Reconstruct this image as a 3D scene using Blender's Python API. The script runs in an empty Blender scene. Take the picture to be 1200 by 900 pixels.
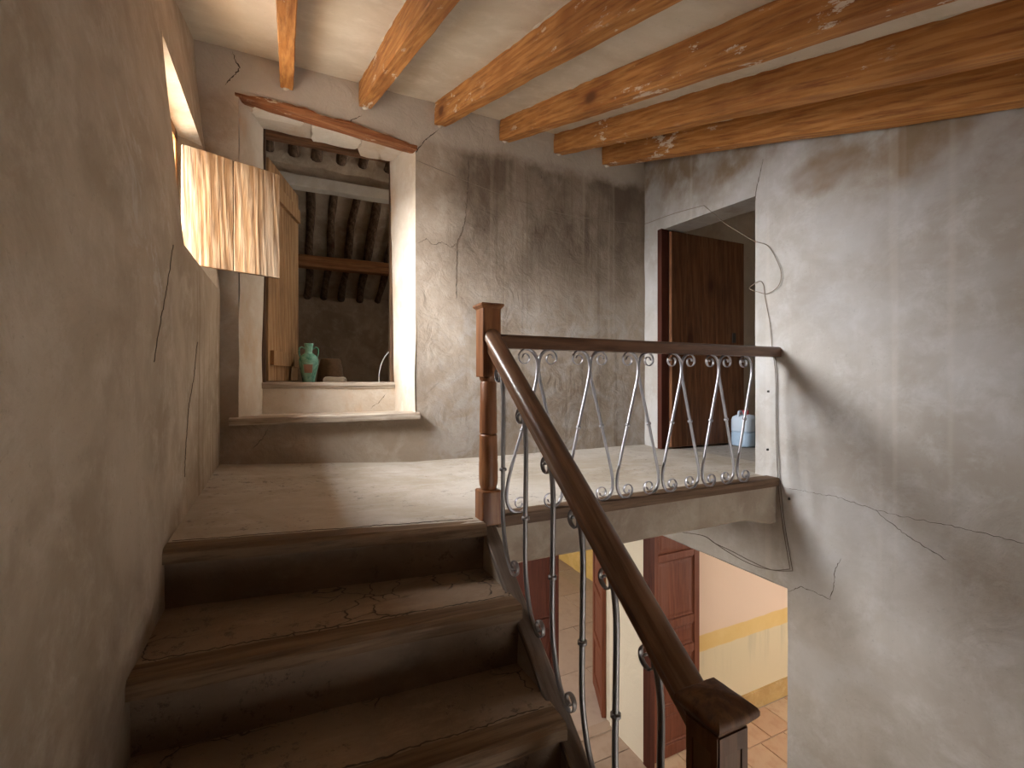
import bpy, math, random
from mathutils import Vector, Matrix, noise as mnoise
random.seed(7)
SC = bpy.context.scene
COL = SC.collection
PI = math.pi

# ------------------------------------------------------------------ camera, light, exposure
EYE = Vector((0.0, 0.0, 0.6))                    # z = 0 is the upper landing
cam_d = bpy.data.cameras.new('camera')
cam_d.sensor_width = 36.0
cam_d.lens = 552.0 / 1200.0 * 36.0
cam_d.shift_y = -5.0 / 1200.0
cam_d.clip_start = 0.02
cam = bpy.data.objects.new('camera', cam_d)
cam.location = EYE
cam.rotation_euler = (PI / 2, 0, -math.radians(25.6))
COL.objects.link(cam)
SC.camera = cam

world = bpy.data.worlds.new('sky')
SC.world = world
world.use_nodes = True
world.node_tree.nodes['Background'].inputs[0].default_value = (1.0, 0.97, 0.93, 1)
world.node_tree.nodes['Background'].inputs[1].default_value = 9.0


def area(name, loc, target, sx, sy, power, col=(1, 1, 1)):
    l = bpy.data.lights.new(name, 'AREA')
    l.shape = 'RECTANGLE'
    l.size, l.size_y = sx, sy
    l.energy = power
    l.color = col
    o = bpy.data.objects.new(name, l)
    o.location = loc
    o.rotation_euler = (Vector(target) - Vector(loc)).to_track_quat('-Z', 'Y').to_euler()
    COL.objects.link(o)
    return o


# daylight outside the side window; the lights after it are added fill
area('daylight_side_window', (-2.4, 2.45, 2.85), (-0.6, 2.75, 1.6), 3.4, 2.8, 2150, (0.975, 0.985, 1.0))
area('fill_lower_room', (6.1, 1.3, -1.2), (3.0, 2.2, -1.7), 1.5, 1.3, 16, (1.0, 0.86, 0.74))  # fill added to brighten the lower side room
area('fill_far_room', (0.25, 5.6, -1.2), (3.0, 5.2, -1.9), 1.2, 1.2, 40, (1.0, 0.9, 0.82))  # fill added inside the far room, which has no window

area('fill_attic', (2.42, 4.32, 1.85), (0.5, 4.8, 2.1), 0.4, 0.45, 3.5, (1.0, 0.93, 0.84))  # fill added to brighten the attic from its unseen side

SC.view_settings.view_transform = 'Standard'
SC.view_settings.look = 'None'
SC.view_settings.exposure = 0.90
SC.view_settings.gamma = 1.0
SC.view_settings.use_curve_mapping = False
SC.cycles.max_bounces = 12
SC.cycles.diffuse_bounces = 8
SC.cycles.sample_clamp_indirect = 6.0


# ------------------------------------------------------------------ material helpers
class G:
    def __init__(s, name, rough=0.9, metal=0.0):
        s.m = bpy.data.materials.new(name)
        s.m.use_nodes = True
        s.t = s.m.node_tree
        s.b = s.t.nodes['Principled BSDF']
        s.b.inputs['Roughness'].default_value = rough
        s.b.inputs['Metallic'].default_value = metal
        s.co = s.t.nodes.new('ShaderNodeTexCoord').outputs['Object']
        s._sep = None

    def put(s, sock, v):
        if isinstance(v, bpy.types.NodeSocket):
            s.t.links.new(v, sock)
        elif isinstance(v, (tuple, list)) and len(v) == 3 and sock.type == 'RGBA':
            sock.default_value = (*v, 1)
        else:
            sock.default_value = v

    def vec(s, scale, off=(0, 0, 0), src=None):
        n = s.t.nodes.new('ShaderNodeMapping')
        s.t.links.new(src or s.co, n.inputs['Vector'])
        n.inputs['Scale'].default_value = scale
        n.inputs['Location'].default_value = off
        return n.outputs[0]

    def noise(s, scale, detail=5, rough=0.6, vec=None, dist=0.0):
        n = s.t.nodes.new('ShaderNodeTexNoise')
        s.t.links.new(vec or s.co, n.inputs['Vector'])
        n.inputs['Scale'].default_value = scale
        n.inputs['Detail'].default_value = detail
        n.inputs['Roughness'].default_value = rough
        n.inputs['Distortion'].default_value = dist
        return n.outputs['Fac']

    def voro(s, scale, vec=None, feature='DISTANCE_TO_EDGE'):
        n = s.t.nodes.new('ShaderNodeTexVoronoi')
        n.feature = feature
        s.t.links.new(vec or s.co, n.inputs['Vector'])
        n.inputs['Scale'].default_value = scale
        return n.outputs['Distance']

    def wave(s, scale, dist, vec=None, detail=2, dscale=1.0, bands='X'):
        n = s.t.nodes.new('ShaderNodeTexWave')
        n.bands_direction = bands
        s.t.links.new(vec or s.co, n.inputs['Vector'])
        n.inputs['Scale'].default_value = scale
        n.inputs['Distortion'].default_value = dist
        n.inputs['Detail'].default_value = detail
        n.inputs['Detail Scale'].default_value = dscale
        return n.outputs['Fac']

    def rng(s, v, a, b, lo=0.0, hi=1.0):
        n = s.t.nodes.new('ShaderNodeMapRange')
        n.interpolation_type = 'SMOOTHSTEP'
        s.put(n.inputs['Value'], v)
        n.inputs['From Min'].default_value = a
        n.inputs['From Max'].default_value = b
        n.inputs['To Min'].default_value = lo
        n.inputs['To Max'].default_value = hi
        return n.outputs[0]

    def math(s, op, a, b=0.0):
        n = s.t.nodes.new('ShaderNodeMath')
        n.operation = op
        s.put(n.inputs[0], a)
        s.put(n.inputs[1], b)
        return n.outputs[0]

    def mul(s, *a):
        r = a[0]
        for x in a[1:]:
            r = s.math('MULTIPLY', r, x)
        return r

    def add(s, a, b):
        return s.math('ADD', a, b)

    def mix(s, f, a, b, mode='MIX'):
        n = s.t.nodes.new('ShaderNodeMix')
        n.data_type = 'RGBA'
        n.blend_type = mode
        s.put(n.inputs[0], f)
        s.put(n.inputs[6], a)
        s.put(n.inputs[7], b)
        return n.outputs[2]

    def xyz(s, k):
        if s._sep is None:
            s._sep = s.t.nodes.new('ShaderNodeSeparateXYZ')
            s.t.links.new(s.co, s._sep.inputs[0])
        return s._sep.outputs[k]

    def bump(s, h, strength, dist=0.02):
        n = s.t.nodes.new('ShaderNodeBump')
        n.inputs['Strength'].default_value = strength
        n.inputs['Distance'].default_value = dist
        s.t.links.new(h, n.inputs['Height'])
        s.t.links.new(n.outputs[0], s.b.inputs['Normal'])

    def col(s, c):
        s.put(s.b.inputs['Base Color'], c)
        return s.m

    def rough(s, r):
        s.put(s.b.inputs['Roughness'], r)


def plaster(name, base, dark, light, bump=0.35, trowel=6.0, streak=0.35, extra=None):
    g = G(name, 0.92)
    n1 = g.noise(1.7, 6, 0.62, dist=0.6)
    n2 = g.noise(6.5, 6, 0.7, dist=0.3)
    st = g.noise(1.0, 4, 0.6, g.vec((7.0, 7.0, 0.45)))
    c = g.mix(g.rng(n1, 0.36, 0.68), dark, base)
    c = g.mix(g.mul(g.rng(n2, 0.44, 0.74), 0.7), c, light)
    c = g.mix(g.mul(g.rng(st, 0.52, 0.72), streak), c, dark)
    sp = g.noise(55, 3, 0.7)
    c = g.mix(g.mul(g.rng(sp, 0.62, 0.72), 0.35), c, tuple(x * 0.55 for x in base))
    if extra:
        c = extra(g, c)
    h = g.add(g.mul(g.noise(trowel, 5, 0.55, dist=1.4), 1.0), g.mul(g.noise(trowel * 7, 4, 0.6), 0.25))
    g.bump(h, bump, 0.03)
    return g.col(c)


# ---- plasters
def x_left(g, c):
    y, z = g.xyz(1), g.xyz(2)
    st = g.noise(1.0, 3, 0.6, g.vec((1, 16, 0.35)))
    m = g.mul(g.rng(st, 0.52, 0.66), g.rng(y, 2.1, 2.5), g.rng(z, 1.2, 1.0), 0.55)
    c = g.mix(m, c, (0.24, 0.17, 0.10))
    cl = g.rng(g.noise(3.2, 6, 0.7, dist=1.0), 0.52, 0.66)
    d2 = g.math('ADD', g.math('POWER', g.math('SUBTRACT', y, 1.78), 2.0), g.math('POWER', g.math('SUBTRACT', z, 1.12), 2.0))
    c = g.mix(g.mul(cl, g.rng(d2, 0.20, 0.0), 0.8), c, (0.60, 0.57, 0.52))
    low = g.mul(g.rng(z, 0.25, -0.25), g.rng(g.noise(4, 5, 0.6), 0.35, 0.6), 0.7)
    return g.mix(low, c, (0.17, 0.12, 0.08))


M = {}
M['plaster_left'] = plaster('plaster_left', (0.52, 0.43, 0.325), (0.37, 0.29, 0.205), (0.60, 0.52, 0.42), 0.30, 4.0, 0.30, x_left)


def x_back(g, c):
    x, z = g.xyz(0), g.xyz(2)
    nb = g.noise(3.0, 6, 0.65)
    edge = g.add(g.mul(nb, 0.5), -0.25)
    xe, ze = g.add(x, edge), g.add(z, g.mul(edge, 0.6))
    m = g.mul(g.rng(xe, 1.06, 1.30), g.rng(ze, 2.42, 2.30))
    blotch = g.rng(g.noise(1.5, 5, 0.6, g.vec((1.6, 1, 0.9), (3, 0, 1))), 0.36, 0.60)
    hi = g.rng(z, 1.2, 1.9)
    k = g.mul(m, g.add(0.22, g.mul(g.add(blotch, 0.25), g.add(g.mul(hi, 0.42), 0.12))))
    c = g.mix(k, c, (0.105, 0.072, 0.048))
    sk = g.rng(g.noise(1.0, 3, 0.6, g.vec((11, 1, 0.25), (1.7, 0, 0))), 0.55, 0.66)
    c = g.mix(g.mul(sk, m, 0.18), c, (0.50, 0.42, 0.33))
    drip = g.rng(g.noise(1.0, 3, 0.6, g.vec((13, 1, 0.3), (7.7, 0, 0))), 0.57, 0.66)
    c = g.mix(g.mul(drip, m, 0.45), c, (0.14, 0.10, 0.07))
    pale = g.mul(g.rng(z, 1.5, 0.9), g.rng(g.noise(4.5, 6, 0.7, dist=0.8), 0.40, 0.66), g.rng(x, 0.8, 1.1), 0.65)
    c = g.mix(pale, c, (0.42, 0.39, 0.365))
    top = g.mul(g.rng(ze, 2.30, 2.44), 0.6)
    return g.mix(top, c, (0.50, 0.44, 0.37))


M['plaster_back'] = plaster('plaster_back', (0.40, 0.33, 0.26), (0.31, 0.245, 0.185), (0.46, 0.395, 0.325), 0.30, 7.0, 0.25, x_back)


def x_right(g, c):
    y, z = g.xyz(1), g.xyz(2)
    nb = g.noise(2.2, 6, 0.62)
    zl = g.add(g.add(z, g.mul(nb, 0.9)), g.mul(y, -0.30))
    m = g.mul(g.rng(zl, 1.55, 1.92), g.rng(g.noise(2.9, 5, 0.6, g.vec((1, 1, 1), (5, 2, 1))), 0.32, 0.56))
    c = g.mix(g.mul(m, 0.85), c, (0.20, 0.13, 0.068))
    for (yc, zc, ry, rz_, f) in ((1.62, 1.74, 0.26, 0.13, 0.75), (1.12, 1.66, 0.30, 0.20, 0.55), (2.55, 2.10, 0.22, 0.12, 0.5)):
        d = g.add(g.math('POWER', g.mul(g.add(y, -yc), 1 / ry), 2.0), g.math('POWER', g.mul(g.add(z, -zc), 1 / rz_), 2.0))
        d = g.add(d, g.mul(g.noise(3.4, 5, 0.6), 1.8))
        c = g.mix(g.mul(g.rng(d, 1.9, 1.1), f), c, (0.215, 0.14, 0.075))
    sk = g.rng(g.noise(1.0, 2, 0.5, g.vec((1, 9, 0.12), (0, 3, 0))), 0.60, 0.68)
    c = g.mix(g.mul(sk, 0.16), c, (0.66, 0.62, 0.56))
    cl = g.rng(g.noise(1.3, 4, 0.6, g.vec((1, 1, 1.6), (9, 0, 4))), 0.46, 0.66)
    c = g.mix(g.mul(cl, 0.4), c, (0.50, 0.51, 0.535))
    return g.mix(g.mul(g.rng(z, -0.30, -0.32), g.rng(y, 3.03, 3.04)), c, (0.66, 0.62, 0.51))


M['plaster_right'] = plaster('plaster_right', (0.46, 0.44, 0.415), (0.365, 0.335, 0.30), (0.515, 0.51, 0.505), 0.22, 3.5, 0.22, x_right)
M['plaster_ceiling'] = plaster('plaster_ceiling', (0.60, 0.53, 0.42), (0.50, 0.425, 0.32), (0.65, 0.59, 0.49), 0.15, 3.0, 0.0)


def x_jamb(g, c):
    z, y = g.xyz(2), g.xyz(1)
    m = g.rng(g.noise(2.4, 5, 0.6, g.vec((1.5, 1, 0.8))), 0.52, 0.66)
    return g.mix(g.mul(m, 0.45), c, (0.50, 0.33, 0.18))


M['plaster_jamb'] = plaster('plaster_jamb', (0.62, 0.545, 0.455), (0.52, 0.43, 0.33), (0.66, 0.61, 0.54), 0.25, 5.0, 0.2, x_jamb)
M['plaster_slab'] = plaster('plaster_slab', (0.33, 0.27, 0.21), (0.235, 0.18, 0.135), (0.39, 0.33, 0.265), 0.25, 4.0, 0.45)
M['plaster_low'] = plaster('plaster_low', (0.62, 0.58, 0.49), (0.54, 0.49, 0.40), (0.66, 0.62, 0.54), 0.1, 3.0, 0.1)
M['plaster_room'] = plaster('plaster_room', (0.60, 0.53, 0.44), (0.48, 0.40, 0.32), (0.64, 0.58, 0.5), 0.1, 3.0, 0.15)
M['plaster_attic'] = plaster('plaster_attic', (0.50, 0.40, 0.295), (0.33, 0.25, 0.18), (0.58, 0.49, 0.38), 0.5, 6.0, 0.3)
M['plaster_white'] = plaster('plaster_white', (0.72, 0.67, 0.58), (0.6, 0.53, 0.43), (0.76, 0.72, 0.66), 0.2, 6.0, 0.1)


def x_pink(g, c):
    z = g.add(g.xyz(2), g.mul(g.noise(5, 3, 0.6), 0.03))
    lowm = g.rng(z, -1.72, -1.735)
    st = g.rng(g.noise(1.0, 4, 0.6, g.vec((9, 1, 0.8))), 0.50, 0.66)
    lo = g.mix(g.mul(st, g.rng(z, -2.3, -1.9), 0.4), (0.64, 0.54, 0.36), (0.40, 0.36, 0.27))
    c = g.mix(lowm, (0.70, 0.53, 0.41), lo)
    band = g.mul(g.rng(z, -1.865, -1.85), g.rng(z, -1.70, -1.715))
    return g.mix(band, c, g.mix(g.noise(4, 4, 0.6), (0.62, 0.40, 0.13), (0.74, 0.54, 0.24)))


M['plaster_pink'] = plaster('plaster_pink', (0.70, 0.53, 0.41), (0.65, 0.48, 0.36), (0.72, 0.57, 0.45), 0.08, 3.0, 0.0, x_pink)
M['plaster_yellow'] = plaster('plaster_yellow', (0.70, 0.50, 0.17), (0.6, 0.42, 0.13), (0.74, 0.56, 0.25), 0.1, 3.0, 0.1)
M['ochre'] = plaster('ochre', (0.62, 0.42, 0.17), (0.45, 0.29, 0.11), (0.66, 0.50, 0.26), 0.15, 8.0, 0.1)


# ---- cement floors and steps
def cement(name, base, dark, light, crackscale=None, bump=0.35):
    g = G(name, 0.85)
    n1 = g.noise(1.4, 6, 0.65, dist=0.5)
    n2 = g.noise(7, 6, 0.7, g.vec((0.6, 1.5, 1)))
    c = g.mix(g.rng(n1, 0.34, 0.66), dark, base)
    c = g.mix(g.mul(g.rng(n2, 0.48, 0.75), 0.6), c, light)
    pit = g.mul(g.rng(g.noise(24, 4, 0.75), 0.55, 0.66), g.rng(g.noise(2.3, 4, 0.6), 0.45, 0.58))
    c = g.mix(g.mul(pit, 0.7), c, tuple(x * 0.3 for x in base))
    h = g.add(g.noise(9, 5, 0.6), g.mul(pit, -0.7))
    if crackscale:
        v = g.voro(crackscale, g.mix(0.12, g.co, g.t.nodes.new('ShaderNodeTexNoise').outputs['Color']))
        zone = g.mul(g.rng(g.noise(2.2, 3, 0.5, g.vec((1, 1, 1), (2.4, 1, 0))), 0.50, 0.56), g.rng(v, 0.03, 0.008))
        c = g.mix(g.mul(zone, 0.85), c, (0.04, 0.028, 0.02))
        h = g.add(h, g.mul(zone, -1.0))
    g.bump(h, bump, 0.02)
    return g.col(c)


M['cement_floor'] = cement('cement_floor', (0.51, 0.465, 0.405), (0.385, 0.325, 0.25), (0.58, 0.55, 0.51))
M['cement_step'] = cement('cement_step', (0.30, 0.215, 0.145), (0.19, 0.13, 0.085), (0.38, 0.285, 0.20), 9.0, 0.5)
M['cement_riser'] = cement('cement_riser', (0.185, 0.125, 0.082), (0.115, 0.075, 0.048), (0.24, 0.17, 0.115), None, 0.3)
M['cement_room'] = cement('cement_room', (0.36, 0.33, 0.29), (0.28, 0.25, 0.22), (0.42, 0.39, 0.35))


def tilemat(name, a, b, c3, rough=0.7):
    g = G(name, rough)
    oi = g.t.nodes.new('ShaderNodeObjectInfo').outputs['Random']
    c = g.mix(oi, a, b)
    c = g.mix(g.mul(g.rng(g.noise(9, 5, 0.65), 0.45, 0.7), 0.5), c, c3)
    g.bump(g.noise(20, 4, 0.6), 0.15, 0.01)
    return g.col(c)


M['terracotta'] = tilemat('terracotta', (0.52, 0.33, 0.21), (0.58, 0.42, 0.28), (0.42, 0.22, 0.13))
M['hall_tile'] = tilemat('hall_tile', (0.33, 0.235, 0.18), (0.38, 0.29, 0.23), (0.25, 0.17, 0.13))
M['far_tile'] = tilemat('far_tile', (0.40, 0.315, 0.265), (0.43, 0.345, 0.295), (0.33, 0.255, 0.215))
g = G('grout', 0.95)
M['grout'] = g.col(g.mix(g.noise(20), (0.33, 0.27, 0.22), (0.45, 0.38, 0.31)))


# ---- woods (grain runs along the object's own axis `ax`)
def wood(name, base, dark, light, ax=1, rough=0.6, ring=9.0, paint=None, knots=False, bump=0.25, coat=0.0, contrast=1.0, wear=None):
    g = G(name, rough)
    g.b.inputs['Specular IOR Level'].default_value = 0.25
    sc = [1.0, 1.0, 1.0]
    sc[ax] = 0.07
    oi = g.t.nodes.new('ShaderNodeObjectInfo').outputs['Random']
    offn = g.t.nodes.new('ShaderNodeCombineXYZ')
    for k in range(3):
        g.put(offn.inputs[k], g.mul(oi, 7.0 + 5 * k))
    va = g.t.nodes.new('ShaderNodeVectorMath')
    g.t.links.new(g.co, va.inputs[0])
    g.t.links.new(offn.outputs[0], va.inputs[1])
    v = va.outputs[0]
    vs = g.vec(sc, (0, 0, 0), v)
    w = g.wave(ring, 7.0, vs, 3, 1.6, 'DIAGONAL')
    f = g.noise(60, 5, 0.65, vs)
    big = g.noise(1.6, 4, 0.6, v)
    c = g.mix(g.mul(g.rng(w, 0.2, 0.9), 0.7 * contrast), base, light)
    c = g.mix(g.mul(g.rng(f, 0.42, 0.72), 0.75 * contrast), c, dark)
    c = g.mix(g.mul(g.rng(big, 0.48, 0.72), 0.5), c, dark)
    h = g.add(g.mul(f, -0.8), g.mul(w, 0.4))
    if knots:
        s2 = [1.5, 1.5, 1.5]
        s2[ax] = 0.8
        kv = g.voro(2.6, g.vec(s2, (0.3, 0.2, 0.7), v), 'F1')
        c = g.mix(g.rng(kv, 0.19, 0.09), c, (0.07, 0.022, 0.008))
        c = g.mix(g.mul(g.rng(kv, 0.38, 0.16), 0.45), c, dark)
    if wear:
        wm = g.rng(g.noise(3.0, 6, 0.7, g.vec(sc, (4, 4, 4), v)), 0.5, 0.66)
        c = g.mix(g.mul(wm, 0.6), c, wear)
    if paint:
        s3 = [1.0, 1.0, 1.0]
        s3[ax] = 0.35
        pm = g.mul(g.rng(g.noise(11, 6, 0.75, g.vec(s3, (8, 3, 2), v)), 0.585, 0.625), g.rng(g.noise(1.7, 3, 0.5, v), 0.44, 0.56))
        c = g.mix(g.mul(pm, 0.8), c, paint)
    g.bump(h, bump, 0.006)
    if coat:
        g.b.inputs['Coat Weight'].default_value = coat
        g.b.inputs['Coat Roughness'].default_value = 0.25
    return g.col(c)


M['pine_beam'] = wood('pine_beam', (0.40, 0.165, 0.042), (0.17, 0.052, 0.012), (0.52, 0.25, 0.078), 1, 0.65, 14.0, (0.68, 0.60, 0.50), True, 0.3)
M['wood_newel'] = wood('wood_newel', (0.21, 0.082, 0.032), (0.10, 0.034, 0.013), (0.29, 0.13, 0.054), 2, 0.45, 10.0, None, False, 0.15, 0.1)
M['wood_rail'] = wood('wood_rail', (0.11, 0.053, 0.029), (0.05, 0.022, 0.012), (0.165, 0.086, 0.049), 0, 0.36, 10.0, None, False, 0.12, 0.35)
M['wood_rail_stair'] = wood('wood_rail_stair', (0.16, 0.082, 0.046), (0.075, 0.034, 0.018), (0.25, 0.145, 0.09), 1, 0.38, 10.0, None, False, 0.12, 0.35)
M['wood_newel_dark'] = wood('wood_newel_dark', (0.105, 0.046, 0.020), (0.04, 0.016, 0.007), (0.16, 0.075, 0.032), 2, 0.55, 10.0, None, False, 0.25, 0.0, wear=(0.14, 0.085, 0.04))
M['wood_nosing'] = wood('wood_nosing', (0.15, 0.09, 0.05), (0.07, 0.038, 0.02), (0.22, 0.142, 0.084), 0, 0.7, 8.0, None, False, 0.4, 0.0, 1.0, (0.27, 0.19, 0.125))
M['wood_edge'] = wood('wood_edge', (0.115, 0.066, 0.038), (0.05, 0.027, 0.015), (0.17, 0.105, 0.062), 0, 0.6, 8.0, None, False, 0.3)
M['wood_sill'] = wood('wood_sill', (0.42, 0.34, 0.26), (0.17, 0.12, 0.085), (0.56, 0.49, 0.41), 0, 0.8, 8.0, None, False, 0.5, 0.0, 1.0, (0.60, 0.53, 0.44))
M['wood_curb'] = wood('wood_curb', (0.155, 0.118, 0.092), (0.085, 0.06, 0.046), (0.22, 0.175, 0.145), 1, 0.6, 8.0, None, False, 0.3)
M['wood_shutter'] = wood('wood_shutter', (0.225, 0.125, 0.056), (0.085, 0.037, 0.015), (0.295, 0.205, 0.122), 2, 0.7, 15.0, None, False, 0.7, 0.0, 1.0, (0.36, 0.295, 0.22))
M['wood_frame'] = wood('wood_frame', (0.46, 0.24, 0.09), (0.25, 0.11, 0.04), (0.58, 0.34, 0.15), 2, 0.6, 8.0)
M['wood_leaf'] = wood('wood_leaf', (0.34, 0.19, 0.085), (0.15, 0.075, 0.032), (0.47, 0.28, 0.14), 2, 0.65, 9.0, None, False, 0.4, 0.0, 1.0, (0.42, 0.27, 0.14))
M['wood_dark'] = wood('wood_dark', (0.10, 0.055, 0.03), (0.04, 0.02, 0.012), (0.16, 0.09, 0.05), 2, 0.75, 8.0)
M['wood_dark_x'] = wood('wood_dark_x', (0.13, 0.062, 0.03), (0.05, 0.023, 0.012), (0.19, 0.10, 0.05), 0, 0.75, 8.0)
M['wood_lintel'] = wood('wood_lintel', (0.27, 0.10, 0.04), (0.10, 0.035, 0.015), (0.38, 0.17, 0.075), 0, 0.8, 9.0, (0.58, 0.48, 0.36), False, 0.7)
M['wood_attic_beam'] = wood('wood_attic_beam', (0.30, 0.125, 0.05), (0.13, 0.05, 0.02), (0.4, 0.19, 0.08), 0, 0.7, 8.0)
M['log'] = wood('log', (0.115, 0.07, 0.042), (0.04, 0.022, 0.013), (0.20, 0.13, 0.085), 1, 0.85, 9.0, None, True, 0.8)
M['door_plank'] = wood('door_plank', (0.155, 0.062, 0.026), (0.065, 0.024, 0.011), (0.22, 0.10, 0.045), 2, 0.6, 8.0, None, True, 0.3)
M['door_red'] = wood('door_red', (0.155, 0.046, 0.022), (0.09, 0.025, 0.012), (0.19, 0.065, 0.033), 2, 0.6, 8.0, None, False, 0.15, 0.0, 0.8, (0.17, 0.068, 0.044))
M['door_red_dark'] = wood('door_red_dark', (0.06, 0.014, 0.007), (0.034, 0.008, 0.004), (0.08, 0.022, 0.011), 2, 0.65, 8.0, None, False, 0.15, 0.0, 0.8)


def plain(name, c, rough=0.6, metal=0.0, var=0.25, scale=12, bump=0.0):
    g = G(name, rough, metal)
    n = g.noise(scale, 4, 0.6)
    if bump:
        g.bump(n, bump, 0.005)
    return g.col(g.mix(n, tuple(x * (1 - var) for x in c), tuple(min(1, x * (1 + var)) for x in c)))


M['iron_silver'] = plain('iron_silver', (0.33, 0.32, 0.34), 0.40, 0.75, 0.2, 30, 0.1)
M['iron_grey'] = plain('iron_grey', (0.21, 0.195, 0.19), 0.45, 0.7, 0.2, 30, 0.1)
M['crack'] = plain('crack', (0.075, 0.054, 0.038), 1.0)
M['cable'] = plain('cable', (0.12, 0.095, 0.075), 0.7)
M['cable_pale'] = plain('cable_pale', (0.20, 0.155, 0.115), 0.7)
M['white_wire'] = plain('white_wire', (0.75, 0.73, 0.70), 0.5)
M['nail'] = plain('nail', (0.05, 0.045, 0.04), 0.5, 0.6)
M['jute'] = plain('jute', (0.16, 0.095, 0.05), 0.9, 0, 0.4, 40, 0.4)
M['paper'] = plain('paper', (0.62, 0.56, 0.48), 0.8, 0, 0.2, 10, 0.2)
M['label_pink'] = plain('label_pink', (0.45, 0.26, 0.19), 0.7)
M['cap_red'] = plain('cap_red', (0.55, 0.05, 0.06), 0.4)
g = G('glaze_green', 0.14)
M['glaze_green'] = g.col(g.mix(g.rng(g.noise(9, 5, 0.65, dist=1.0), 0.38, 0.68), (0.34, 0.66, 0.53), (0.06, 0.30, 0.20)))
g = G('plastic_blue', 0.35)
g.b.inputs['Subsurface Weight'].default_value = 0.0
M['plastic_blue'] = g.col(g.mix(g.rng(g.xyz(2), 0.135, 0.145), (0.34, 0.45, 0.58), (0.50, 0.58, 0.68)))


# ------------------------------------------------------------------ mesh helpers
def nz(p, s, seed=0.0):
    return mnoise.noise(Vector((p[0] * s + seed, p[1] * s + seed * 1.7, p[2] * s - seed)))


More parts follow.
